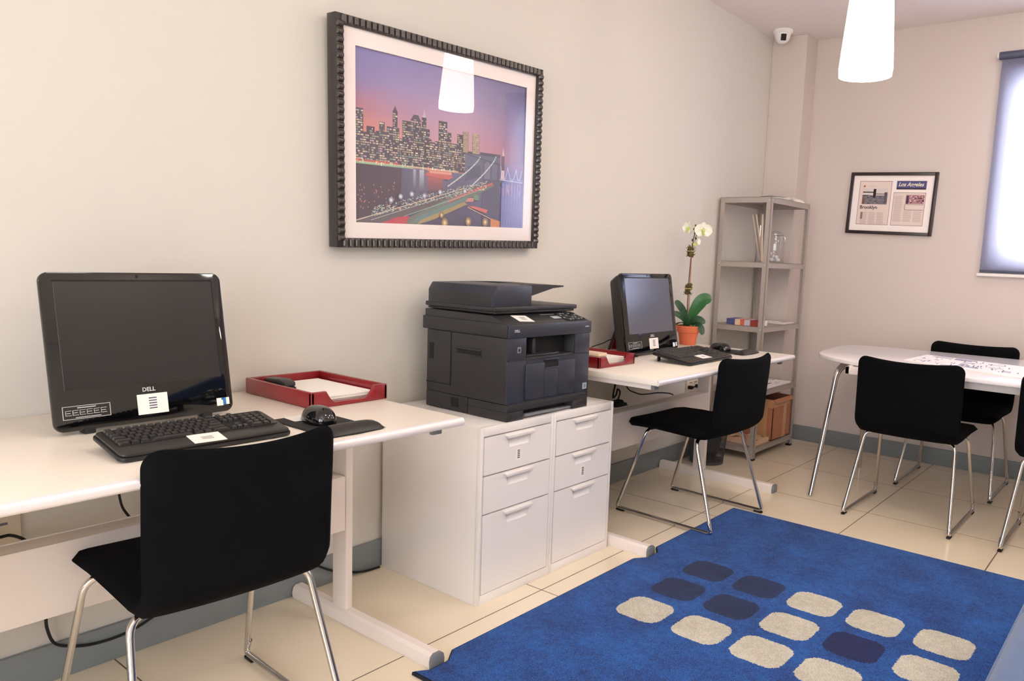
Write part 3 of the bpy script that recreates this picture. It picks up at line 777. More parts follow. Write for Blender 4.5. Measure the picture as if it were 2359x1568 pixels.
t = thing('stapler', (.492, -.12, HD+.0268), 'dark grey stapler lying on the paper in the near red tray', 'stapler', rz=R(-6))
MB().box(-.02, .02, -.085, .06, 0, .009, .003).build('stapler_base', M['blk'], t, world=False)
MB().prism([(-.085, .010), (-.085, .024), (-.05, .030), (.045, .022), (.06, .010)], -.019, .019, 'x', bev=.005).build('stapler_arm', M['prn'], t, world=False)
# red letter holder standing behind the far computer
def letter_holder():
    t = thing('letter_holder', (2.548, -.045, HD), 'red leather holder standing upright behind the far computer', 'letter holder')
    # three upright slanted walls
    z = HD+.0005
    for i, (yy) in enumerate((-.026, -.065)):
        pts = [(2.435, z), (2.64, z), (2.64, z+.118-.02*i), (2.50, z+.118-.02*i), (2.435, z+.02)]
        MB().prism(pts, yy-.006, yy+.006, 'y', bev=.002).build('side_wall', M['red'], t)
    MB().box(2.455, 2.64, -.07, -.02, z, z+.008, .001).build('holder_bottom', M['red'], t)
letter_holder()
b = MB().box(1.92, 1.985, -.32, -.18, HD+.033, HD+.046, .003); single(b, 'eraser_block', M['wood'], 'small cream block lying on the paper in the far red tray', 'stationery')

# ------------------------------------------------------------------ chairs
def sled_chair(loc, rz, label, group=None, w=.45):
    t = thing('chair', loc, label, 'chair', group, rz=rz if rz else 1e-6)
    # shell profile in the (y,z) plane, local +y is the front
    th = .042
    seat = [(.245, .432), (.19, .440), (.08, .444), (-.05, .440), (-.15, .436)]
    arc = []
    cy, cz, r = -.153, .515, .080
    for k in range(9):
        a = R(-85-75*k/8*1.0)
        arc.append((cy+r*math.cos(a), cz+r*math.sin(a)))
    y_e, z_e = arc[-1]
    back = [(y_e-.003, z_e+.06), (y_e-.007, z_e+.14), (y_e-.012, z_e+.21), (y_e-.016, .797)]
    prof = seat+arc+back
    # resample
    P = [Vector((0, a, b_)) for a, b_ in prof]; L = [0]
    for i in range(1, len(P)): L.append(L[-1]+(P[i]-P[i-1]).length)
    tot = L[-1]
    def at(s):
        s = max(0, min(tot, s))
        for i in range(1, len(P)):
            if s <= L[i] or i == len(P)-1:
                k = (s-L[i-1])/(L[i]-L[i-1]); return P[i-1].lerp(P[i], k)
    def shell(s0, s1, c0, c1, name, n=38):
        ny = 20; top = []; bot = []; e = .001
        for i in range(n+1):
            u_ = (i/n)**1.8 if c0 else 1-(1-i/n)**1.8
            s = s0+(s1-s0)*u_
            p = at(s); d = (at(s+.012)-at(s-.012)).normalized(); nn = Vector((0, d.z, -d.y))  # points to the sitter side / up
            if nn.z < 0 and nn.y < 0: nn = -nn
            # corner rounding
            rc = .062 if c0 else .045; wd = w/2
            de = min((s-s0) if c0 else 9, (s1-s) if c1 else 9)
            if de < rc: wd = w/2-rc+math.sqrt(max(0, rc*rc-(rc-de)**2))
            wd = max(wd, w/2-rc*.999)
            frac = s/tot
            cup = .040*max(0, (frac-.5)/.5)+.004
            tk = th*.5
            if (c0 and s-s0 < .022) : tk *= math.sqrt(max(.02, 1-((.022-(s-s0))/.022)**2))
            if (c1 and s1-s < .03) : tk *= math.sqrt(max(.02, 1-((.03-(s1-s))/.03)**2))
            tk *= (1-.18*max(0, frac-.5)*2)
            rowt = []; rowb = []
            for j in range(ny+1):
                q = -1+2*j/ny; x = wd*math.copysign(abs(q)**.8, q)
                ed = math.sqrt(max(0, 1-abs(q)**14)) if abs(q) < 1 else 0
                qq = x/(w/2)
                ctr = p+nn*(cup*(qq*qq)-cup)+Vector((x, 0, -.014*(1-qq*qq)*max(0, (frac-.6)/.4)))
                rowt.append(ctr+nn*tk*max(.02, ed)); rowb.append(ctr-nn*tk*max(.02, ed))
            top.append(rowt); bot.append(rowb)
        vs = []; fs = []; m = ny+1
        for rws in (top, bot):
            for rw in rws: vs += rw
        off = (n+1)*m
        for i in range(n):
            for j in range(ny):
                fs.append([i*m+j, i*m+j+1, (i+1)*m+j+1, (i+1)*m+j]); fs.append([off+i*m+j, off+(i+1)*m+j, off+(i+1)*m+j+1, off+i*m+j+1])
        for i in range(n):
            fs.append([i*m, (i+1)*m, off+(i+1)*m, off+i*m]); fs.append([i*m+ny, off+i*m+ny, off+(i+1)*m+ny, (i+1)*m+ny])
        for j in range(ny):
            fs.append([j, off+j, off+j+1, j+1]); a = n*m; fs.append([a+j, a+j+1, off+a+j+1, off+a+j])
        return MB().add(vs, fs).build(name, M['fab'], t, world=False, angle=60, weld=True)
    sp = L[len(seat)-1]+.09
    shell(0, sp+.012, True, False, 'seat'); shell(sp, tot, False, True, 'backrest')
    # chrome sled frame
    rt = .0085; hw = .24; tw = .205
    zt = .412
    for nm, fy, ty in (('front_leg_frame', .255, .13), ('rear_leg_frame', -.262, -.135)):
        MB().tube([(-hw, fy, .022), (-tw, ty, zt), (tw, ty, zt), (hw, fy, .022)], rt, 12, .045).build(nm, M['chrome'], t, world=False)
    for s in (-1, 1):
        MB().tube([(s*hw, .24, .06), (s*(hw+.0), .262, .014), (s*hw, -.268, .014), (s*hw, -.247, .06)], rt, 12, .028).build('floor_rail', M['chrome'], t, world=False)
        for yy in (.235, -.245):
            MB().box(s*hw-.009, s*hw+.009, yy-.022, yy+.022, .0005, .010, .003).build('glide', M['rubber'], t, world=False)
    for s in (-1, 1):
        for yy in (.13, -.135):
            MB().box(s*.17-.012, s*.17+.012, yy-.012, yy+.012, .408, .425, .003).build('frame_clamp', M['rubber'], t, world=False)
    return t
def chair_copy(src, loc, rz, label, group=None):
    c = src.copy(); COL.objects.link(c); c.location = loc; c.rotation_euler = (0, 0, rz); c['label'] = label
    if group: c['group'] = group
    for ch in list(src.children):
        d = ch.copy(); COL.objects.link(d); d.parent = c
    return c
ch = sled_chair((.040, -.518, 0), R(-3.0), 'black fabric sled chair in the foreground, at the nearest desk', w=.425)
chair2 = sled_chair((2.415, -.545, .0), R(-2.5), 'black fabric sled chair at the far desk, one leg on the blue rug', w=.47)
chair_copy(chair2, (3.182, -1.36, 0), -PI/2, 'black sled chair seen from behind at the table, nearest the long desk wall')
chair_copy(chair2, (3.93, -1.395, 0), PI/2, 'black sled chair across the table, its back to the wall with the small frame')
chair_copy(chair2, (3.17, -2.05, 0), -PI/2, 'black sled chair cut off by the right edge, beside another at the table')

# ------------------------------------------------------------------ meeting table
def table():
    ZT = .73; x0, x1, y0, y1 = 2.90, 4.11, -.712, -2.75
    t = thing('table', ((x0+x1)/2, (y0+y1)/2, 0), 'long white table with rounded ends and chrome legs near the window', 'table')
    ctl = [(4.095, -.86), (4.03, -.745), (3.93, -.705), (3.70, -.722), (3.50, -.742), (3.385, -.768), (3.31, -.815), (3.215, -.92), (3.135, -1.08), (3.07, -1.32), (3.035, -1.58)]
    m2 = [(x, -3.46-y) for x, y in ctl][::-1]
    ctl = ctl+m2+[(4.13, -2.35), (4.15, -1.73), (4.125, -1.15)]
    out = []; n_ = len(ctl)
    for i in range(n_):
        p0, p1, p2, p3 = (Vector(ctl[(i+k) % n_]) for k in (-1, 0, 1, 2))
        for k in range(5):
            q = k/5; v = .5*((2*p1)+(-p0+p2)*q+(2*p0-5*p1+4*p2-p3)*q*q+(-p0+3*p1-3*p2+p3)*q**3); out.append((v.x, v.y))
    MB().prism(out, ZT-.020, ZT, 'z', bev=.003).build('tabletop', M['tabletop'], t, angle=50)
    b = MB(); ix, iy = .20, .30
    b.box(x0+ix, x0+ix+.02, y1+iy, y0-iy, ZT-.06, ZT-.021, .002).box(x1-ix-.02, x1-ix, y1+iy, y0-iy, ZT-.06, ZT-.021, .002).box(x0+ix, x1-ix, y0-iy-.02, y0-iy, ZT-.06, ZT-.021, .002).box(x0+ix, x1-ix, y1+iy, y1+iy+.02, ZT-.06, ZT-.021, .002)
    b.build('apron', M['leg'], t)
    for sx, fx, tx in ((1, 3.105, 3.40), (-1, 3.906, 3.62)):
        for fy, ty in ((-.885, -.97), (-2.58, -2.49)):
            top = ZT-.043
            q = Vector((fx, fy, .004)); e = Vector((fx+sx*.15, fy+(ty-fy)*.45, top)); f = Vector((tx, ty, top))
            MB().tube([q, e, f], lambda u: .0120+.0065*min(1, u*1.6), 16, .24).build('leg', M['chrome'], t)
table()
# newspaper / magazine spread on the table
def coltile(b, x0, x1, y0, y1, z, cols, n, T, s=1):
    pass
def printed(name, corners, z, n, cols, label, cat, thick=.004, base=(246, 240, 236), seedv=1, text=None):
    """flat printed sheet: patches of colour on a thin paper stack"""
    rnd = random.Random(seedv)
    c = [Vector((p[0], p[1], 0)) for p in corners]
    def uv(u, v): return (c[0]*(1-u)+c[1]*u)*(1-v)+(c[3]*(1-u)+c[2]*u)*v
    b = MB(); q = [uv(0, 0), uv(1, 0), uv(1, 1), uv(0, 1)]
    vs = [(p.x, p.y, z) for p in q]+[(p.x, p.y, z+thick) for p in q]
    bc = srgb(*base)
    b.add(vs, [[3, 2, 1, 0], [4, 5, 6, 7], [0, 1, 5, 4], [1, 2, 6, 5], [2, 3, 7, 6], [3, 0, 4, 7]], col=bc)
    zz = z+thick
    for k in range(n):
        u0 = rnd.uniform(.03, .85); v0 = rnd.uniform(.04, .85); du = rnd.uniform(.05, .3); dv = rnd.uniform(.03, .2)
        u1, v1 = min(.97, u0+du), min(.97, v0+dv); zz += .00001
        col = srgb(*rnd.choice(cols)); p = [uv(u0, v0), uv(u1, v0), uv(u1, v1), uv(u0, v1)]
        b.add([(a.x, a.y, zz) for a in p], [[0, 1, 2, 3]], col=col)
    for k in range(n*3):
        u0 = rnd.uniform(.04, .8); v0 = rnd.uniform(.04, .95); du = rnd.uniform(.04, .15); zz += .000005
        p = [uv(u0, v0), uv(u0+du, v0), uv(u0+du, v0+.012), uv(u0, v0+.012)]
        b.add([(a.x, a.y, zz) for a in p], [[0, 1, 2, 3]], col=srgb(110, 108, 118))
    return single(b, name, M['print'], label, cat, smooth=False)
printed('newspaper', [(3.20, -1.80), (3.72, -1.73), (3.83, -1.22), (3.42, -1.20)], .7305, 16, [(196, 190, 196), (170, 168, 184), (210, 206, 214), (176, 160, 158), (150, 152, 172), (222, 214, 220)],
        'open colour newspaper lying on the white table', 'newspaper', thick=.006, seedv=4)

# ------------------------------------------------------------------ metal shelving
def shelves():
    x0, x1, y0, y1, H = 3.546, 4.150, -.350, -.018, 1.60
    t = thing('shelving_unit', ((x0+x1)/2, (y0+y1)/2, 0), 'tall grey metal shelving unit standing in the corner', 'shelving unit')
    a = .030; k = .0025
    for px, py, sx, sy in ((x0, y0, 1, 1), (x1, y0, -1, 1), (x0, y1, 1, -1), (x1, y1, -1, -1)):
        b = MB()
        b.box(px, px+sx*a, py, py+sy*k, 0.001, H, .0006, 1).box(px, px+sx*k, py, py+sy*a, 0.001, H, .0006, 1)
        p = b.build('post', M['steel'], t)
        MB().box(px-sx*.002, px+sx*(a+.001), py-sy*.002, py+sy*(a+.001), 0, .012, .002).build('post_foot', M['rubber'], p)
    for z in (.078, .43, .826, 1.215, H):
        e = .003; b = MB()
        b.box(x0+e, x1-e, y0+e, y1-e, z-.003, z-.0015)
        for (p0, p1, q0, q1) in ((x0+e, x1-e, y0+e, y0+e+.0015), (x0+e, x1-e, y1-e-.0015, y1-e), (x0+e, x0+e+.0015, y0+e, y1-e), (x1-e-.0015, x1-e, y0+e, y1-e)):
            b.box(p0, p1, q0, q1, z-.034, z)
        s = b.build('shelf', M['steel'], t, smooth=False)
        for bx_, by_ in ((x0+.016, y0), (x1-.016, y0)):
            MB().ellip((bx_, by_-.001, z-.018), (.005, .0025, .005), 10, 6).build('bolt', M['chrome'], s)
        for bx_, by_ in ((x0, y0+.016), (x0, y1-.016)):
            MB().ellip((bx_-.001, by_, z-.018), (.0025, .005, .005), 10, 6).build('bolt', M['chrome'], s)
shelves()
# things on the shelves
b = MB()
for k in range(5):
    T = Matrix.Translation((4.0+random.uniform(-.01, .01), -.25, 1.6008+k*.0045)) @ Matrix.Rotation(R(-14+k*5), 4, 'Z')
    b.box(-.10, .10, -.07, .07, 0, .004, T=T)
single(b, 'leaflet_stack', M['paper'], 'loose white leaflets stacked on top of the shelving unit', 'leaflets', smooth=False)
t = thing('notepad', (3.93, -.19, 1.6225), 'dark edged notepad tilted on the leaflets on the shelving top', 'notepad', rz=R(-20))
MB().box(-.07, .07, -.045, .045, .0, .006, .001).build('pages', M['paper'], t, world=False); MB().box(-.071, .071, -.046, .046, .006, .009, .001).build('cover', M['blk'], t, world=False)
# glass jar with cotton
t = thing('glass_jar', (3.985, -.20, 1.216), 'clear glass jar with white cotton balls and clip lid on the upper shelf', 'jar')
MB().lathe([(0, .002), (.052, .002), (.056, .008), (.056, .155), (.050, .172), (.050, .180)], 32, (3.985, -.20, 1.2155)).build('jar_body', M['glassj'], t)
MB().lathe([(.053, .178), (.053, .186), (.040, .198), (.015, .204), (0, .205)], 32, (3.985, -.20, 1.2155)).build('jar_lid', M['glassj'], t)
MB().tube([(3.985+.054*math.cos(a), -.20+.054*math.sin(a), 1.2155+.176) for a in [2*PI*k/24 for k in range(24)]], .0022, 8, closed=True).tube([(3.985, -.254, 1.39), (3.985, -.268, 1.372), (3.985, -.265, 1.355)], .0022, 8).build('clip_wire', M['chrome'], t)
b = MB()
rb = random.Random(3)
for k in range(16):
    a = rb.uniform(0, 2*PI); r_ = rb.uniform(0, .034); b.ellip((3.985+r_*math.cos(a), -.20+r_*math.sin(a), 1.2195+.013+rb.choice((0, 0, .018))), (.0135, .0135, .0125), 12, 8, jit=.05)
o = single(b, 'cotton_balls', M['cotton'], 'small white cotton balls lying in the glass jar', 'cotton balls'); o['kind'] = 'stuff'
# vase and reeds
t = thing('glass_vase', (3.79, -.20, 1.216), 'tall clear glass vase holding reeds, on the upper shelf', 'vase')
MB().lathe([(0, .003), (.038, .003), (.040, .006), (.042, .235), (.044, .238)], 28, (3.79, -.20, 1.2155)).build('vase_body', M['glassj'], t)
reeds = [((3.800, -.185, 1.220), (3.625, -.20, 1.500)), ((3.812, -.20, 1.220), (3.675, -.20, 1.505)), ((3.765, -.215, 1.220), (3.742, -.21, 1.510))]
names = ('thin pale reed leaning furthest left in the glass vase', 'pale reed between the other two in the glass vase', 'pale reed standing most upright in the glass vase')
for (p, q), nm, rr_ in zip(reeds, names, (.003, .0045, .006)):
    p = Vector(p); q = Vector(q)
    mid = p.lerp(q, .5)
    single(MB().tube([p, mid, q], rr_, 8), 'reed', M['wood'], nm, 'reed', 'reeds in the vase')
# card packs on the third shelf
specs = [('blue leaflet pack at the back of the row along the third shelf', (72, 76, 130), -.105, -.160), ('cream leaflet pack in front of the blue one on the third shelf', (226, 190, 158), -.163, -.197),
         ('orange leaflet pack on the third shelf, between cream and grey ones', (206, 92, 66), -.199, -.222), ('pale grey leaflet pack on the third shelf, between orange and red', (190, 184, 190), -.224, -.262),
         ('dark red leaflet pack on the third shelf, at the shelf corner', (140, 44, 36), -.265, -.318)]
for lb, c, ya, yb_ in specs:
    m_ = mat('leaflet_'+str(c[0]), srgb(*c), .6, var=.15, vscale=60)
    t = thing('leaflet_pack', (3.62, (ya+yb_)/2, .8265), lb, 'leaflets', 'leaflet packs on the third shelf')
    MB().box(3.560, 3.690, yb_+.001, ya-.001, .8268, .861, .001).build('pages', M['paper'], t)
    MB().box(3.5585, 3.560, yb_, ya, .8266, .8615).box(3.5585, 3.691, yb_, ya, .861, .8622).build('cover', m_, t, smooth=False)
printed('magazine', [(3.90, -.335), (4.12, -.315), (4.10, -.10), (3.93, -.12)], .8265, 7, [(220, 200, 196), (196, 120, 110), (230, 224, 220), (180, 176, 186)], 'open pale magazine lying flat on the third shelf', 'magazine', seedv=9)
printed('newspaper', [(3.72, -.335), (4.10, -.33), (4.09, -.10), (3.74, -.09)], .4305, 10, [(214, 206, 200), (170, 166, 164), (60, 60, 64), (196, 190, 186)], 'printed newspaper lying on the fourth shelf above the cardboard box', 'newspaper', thick=.010, seedv=12)
# cardboard box
t = thing('cardboard_box', (3.98, -.22, .079), 'brown cardboard box with tape on the bottom shelf', 'box')
bx0, bx1, by0, by1, bz0, bz1 = 3.835, 4.128, -.338, -.045, .0785, .345
b = MB(); b.box(bx0, bx0+.004, by0, by1, bz0, bz1).box(bx1-.004, bx1, by0, by1, bz0, bz1).box(bx0, bx1, by0, by0+.004, bz0, bz1).box(bx0, bx1, by1-.004, by1, bz0, bz1).box(bx0, bx1, by0, by1, bz0, bz0+.004)
b.build('box_body', M['card'], t, smooth=False)
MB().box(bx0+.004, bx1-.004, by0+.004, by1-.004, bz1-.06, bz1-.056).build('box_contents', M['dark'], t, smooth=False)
b = MB(); b.prism([(bx0, by0), (bx1, by0), (bx1, by0-.028), (bx0+.02, by0-.028)], bz1-.003, bz1, 'z', T=Matrix.Translation((0, by0, bz1)) @ Matrix.Rotation(R(62), 4, 'X') @ Matrix.Translation((0, -by0, -bz1)))
b.build('box_flap', M['card'], t, smooth=False)
MB().box(bx0-.0012, bx0, -.30, -.225, bz0, bz1).box(bx1-.13, bx1-.08, by0-.0012, by0, bz0, bz1).box(bx0, bx1-.04, by0-.001, by0, bz1-.05, bz1-.004).box(bx0-.001, bx0, by0, by1-.05, bz1-.055, bz1-.005).build('packing_tape', M['tape'], t, smooth=False)
printed('magazine', [(3.585, -.335), (3.80, -.335), (3.80, -.13), (3.62, -.10)], .079, 12, [(200, 60, 50), (236, 120, 96), (232, 214, 190), (120, 110, 70), (220, 180, 150)], 'red and cream magazine pile on the bottom shelf beside the box', 'magazine', thick=.030, base=(214, 180, 150), seedv=21)

# ------------------------------------------------------------------ waste bin
def bin_():
    cx, cy = 3.325, -.150
    t = thing('waste_bin', (cx, cy, 0), 'grey wire mesh waste bin on the floor under the end of the far desk', 'waste bin')
    b = MB(); nu, nz, r0, r1, h = 56, 26, .098, .125, .285
    for k in range(nu):
        a = 2*PI*k/nu
        b.tube([(cx+r0*math.cos(a), cy+r0*math.sin(a), .012), (cx+r1*math.cos(a), cy+r1*math.sin(a), h)], .0011, 4)
    for j in range(nz):
        f = j/(nz-1); r = r0+(r1-r0)*f; z = .012+(h-.012)*f
        b.tube([(cx+r*math.cos(2*PI*k/28), cy+r*math.sin(2*PI*k/28), z) for k in range(28)], .0011, 4, closed=True)
    b.build('mesh_wall', M['tissue'], t)
    MB().tube([(cx+(r1+.001)*math.cos(2*PI*k/32), cy+(r1+.001)*math.sin(2*PI*k/32), h) for k in range(32)], .005, 8, closed=True).build('rim', M['tissue'], t)
    MB().lathe([(0, .001), (r0+.003, .001), (r0+.004, .018), (r0, .02), (0, .016)], 36, (cx, cy, 0)).build('bin_base', M['tissue'], t)
    b = MB(); b.ellip((cx, cy, .13), (.082, .082, .11), 22, 14, jit=.05)
    single(b, 'rubbish_bag', M['bag'], 'dark crumpled rubbish bag seen through the mesh waste bin', 'rubbish bag')
bin_()

# ------------------------------------------------------------------ orchid
def orchid():
    cx, cy, z0 = 3.015, -.145, HD
    t = thing('potted_orchid', (cx, cy, z0), 'white orchid in a terracotta pot at the back of the far desk', 'potted plant')
    MB().lathe([(0, .001), (.044, .001), (.056, .068), (.0575, .069), (.064, .071), (.069, .104), (.067, .107), (.060, .106), (.058, .092), (0, .092)], 40, (cx, cy, z0)).build('pot', M['terra'], t)
    b = MB(); rb = random.Random(5)
    for k in range(40):
        a = rb.uniform(0, 2*PI); r_ = .052*math.sqrt(rb.random()); b.ellip((cx+r_*math.cos(a), cy+r_*math.sin(a), z0+.097+rb.uniform(0, .012)), (rb.uniform(.006, .012), rb.uniform(.004, .009), .005), 7, 5, jit=.15)
    o = b.build('bark_chips', M['soil'], t); o['kind'] = 'stuff'
    e = Vector((.489, -.872, 0)); f = Vector((-.872, -.489, 0)); c0 = Vector((cx, cy, z0+.10))
    S = .93
    def leaf(pts, width, name, m, droop=0.0, up=Vector((0, 0, 1)), fold=.25):
        # pts: centre line as (e, z, f) offsets
        P = [c0+e*(a*S)+Vector((0, 0, z*S))+f*(g*S) for a, z, g in pts]
        def ev(u):
            n = len(P)-1; x = u*n; i = min(int(x), n-1); q = x-i
            p0 = P[max(i-1, 0)]; p1 = P[i]; p2 = P[i+1]; p3 = P[min(i+2, n)]
            return .5*((2*p1)+(-p0+p2)*q+(2*p0-5*p1+4*p2-p3)*q*q+(-p0+3*p1-3*p2+p3)*q**3)
        b = MB(); nu, nv = 16, 8; tv = []; bv = []
        for i in range(nu+1):
            u = i/nu; p = ev(u); d = (ev(min(1, u+.03))-ev(max(0, u-.03))).normalized()
            side = d.cross(up).normalized(); nn = side.cross(d).normalized()
            wv = width*(.22+.78*math.sin(PI/2*min(1, u/.62))**1.2)*(1 if u < .62 else math.sqrt(max(.004, 1-((u-.62)/.385)**2.2)))
            for j in range(nv+1):
                q = -1+2*j/nv; o_ = p+side*wv*q+nn*wv*fold*abs(q)
                tv.append(o_+nn*.0012); bv.append(o_-nn*.0012)
        fs = []; m_ = nv+1; off = len(tv)
        for i in range(nu):
            for j in range(nv):
                fs.append([i*m_+j, i*m_+j+1, (i+1)*m_+j+1, (i+1)*m_+j]); fs.append([off+i*m_+j, off+(i+1)*m_+j, off+(i+1)*m_+j+1, off+i*m_+j+1])
            fs.append([i*m_, (i+1)*m_, off+(i+1)*m_, off+i*m_]); fs.append([i*m_+nv, off+i*m_+nv, off+(i+1)*m_+nv, (i+1)*m_+nv])
        b.add(tv+bv, fs).build(name, m, t)
    up2 = (f*.9+Vector((0, 0, .5))).normalized()
    leaf([(-.01, .0, 0), (.03, .10, .02), (.075, .165, .03), (.125, .175, .03)], .038, 'leaf', M['leaf'], up=up2, fold=.18)
    leaf([(-.01, .0, 0), (-.025, .07, .02), (-.055, .12, .03), (-.088, .155, .03)], .020, 'leaf', M['leafd'], up=up2)
    leaf([(-.01, .0, 0), (-.03, .045, .03), (-.06, .07, .05), (-.10, .085, .06)], .018, 'leaf', M['leafd'], up=up2)
    leaf([(0, .0, 0), (.025, .045, .03), (.06, .05, .05), (.095, .03, .06)], .020, 'leaf', M['leafd'], up=up2)
    leaf([(0, .0, 0), (.04, .02, .03), (.075, .0, .04), (.085, -.04, .045)], .017, 'leaf', M['leafd'], up=up2)
    leaf([(0, .0, 0), (-.04, .02, -.03), (-.08, .0, -.05), (-.10, -.03, -.05)], .018, 'leaf', M['leafd'])
    q = lambda a, z, g=0: c0+e*(a*S)+Vector((0, 0, z*S))+f*(g*S)
    st = [q(-.01, 0), q(-.014, .14), q(-.014, .28), q(-.011, .40), q(-.006, .49), q(.0, .54), q(.008, .585)]
    MB().tube(st, lambda u: .0034-.0012*u, 8).build('flower_stem', M['stem'], t)
    MB().tube([q(-.004, 0, -.006), q(-.008, .50, -.006)], .0026, 8).build('stake', M['stake'], t)
    for (a, z, r_) in ((-.013, .228, .029), (-.014, .452, .029)):
        b = MB(); p = q(a, z)
        for k in range(90):
            an = rb.uniform(0, 2*PI); rr_ = rb.uniform(.2, 1)*r_*1.1; hz = rb.uniform(-.028, .030)
            m1 = p+Vector((rr_*.6*math.cos(an), rr_*.6*math.sin(an), hz)); m2 = p+Vector((rr_*math.cos(an+.4), rr_*math.sin(an+.4), hz+rb.uniform(-.014, .014)))
            b.tube([m1.lerp(p, .5), m1, m2], .0014, 4)
        for k in range(22):
            an = rb.uniform(0, 2*PI); b.ellip(p+Vector((.011*math.cos(an), .011*math.sin(an), rb.uniform(-.024, .026))), (.009, .009, .009), 7, 5, jit=.3)
        ms = b.build('moss_ball', M['moss'], t)
        MB().tube([p+Vector((.0185*math.cos(2*PI*k/16), .0185*math.sin(2*PI*k/16), .002)) for k in range(16)], .003, 6, closed=True).build('raffia_tie', M['raffia'], ms)
    def petal(ctr, dirv, nrm, ln, wd):
        d = dirv.normalized(); s = d.cross(nrm).normalized(); n_ = s.cross(d).normalized(); vs = []; fs = []
        nu, nv = 8, 6
        for i in range(nu+1):
            u = i/nu; wv = wd*math.sin(PI*(u*.86+.07))**.7
            for j in range(nv+1):
                v = -1+2*j/nv; vs.append(ctr+d*ln*u+s*wv*v+n_*(.25*wd*(v*v)+.15*ln*u*u))
        for i in range(nu):
            for j in range(nv): a_ = i*(nv+1)+j; fs.append([a_, a_+1, a_+nv+2, a_+nv+1])
        m = MB(); m.add(vs, fs); m.add([v-n_*.0008 for v in vs], [x[::-1] for x in fs]); return m
    def flower(ctr, nrm, sc, rot=0):
        nrm = nrm.normalized(); s = nrm.cross(Vector((0, 0, 1))).normalized(); u_ = s.cross(nrm).normalized()
        fl = None; tot = MB()
        for k, (an, ln, wd) in enumerate(((90, .040, .017), (215, .038, .016), (325, .038, .016), (10, .044, .027), (170, .044, .027))):
            a = R(an+rot); m = petal(ctr, s*math.cos(a)+u_*math.sin(a), nrm, ln*sc, wd*sc)
            m.build('petal', M['petal'], t)
        MB().ellip(ctr+nrm*.008*sc, (.009*sc, .009*sc, .010*sc), 12, 8).ellip(ctr+nrm*.010*sc-u_*.012*sc, (.006*sc, .006*sc, .012*sc), 12, 8).build('flower_lip', M['lip'], t)
    flower(q(-.032, .585, .02), (e*-.75+f*.6+Vector((0, 0, .1))), 1.0, 14)
    flower(q(.050, .577, .02), (f*.92+e*.25+Vector((0, 0, -.05))), 1.15, 0)
    for k, (a, z) in enumerate(((.004, .56), (.012, .53), (-.002, .585), (.016, .55), (.006, .605), (-.008, .52), (.010, .575), (.022, .60))):
        MB().tube([q(.003, z-.02), q(a, z)], .0012, 5).ellip(q(a, z), (.005, .005, .0075), 10, 7).build('bud', M['leafd'] if k % 2 else M['moss'], t)
    m = petal(q(.0, .50, .01), Vector((0, 0, -1))*.3+e*.8, f, .022, .010); m.build('fallen_petal', M['lip'], t)
    m = petal(q(.032, .53, .01), Vector((0, 0, -1)), f, .034, .010); m.build('hanging_petal', M['petal'], t)
orchid()

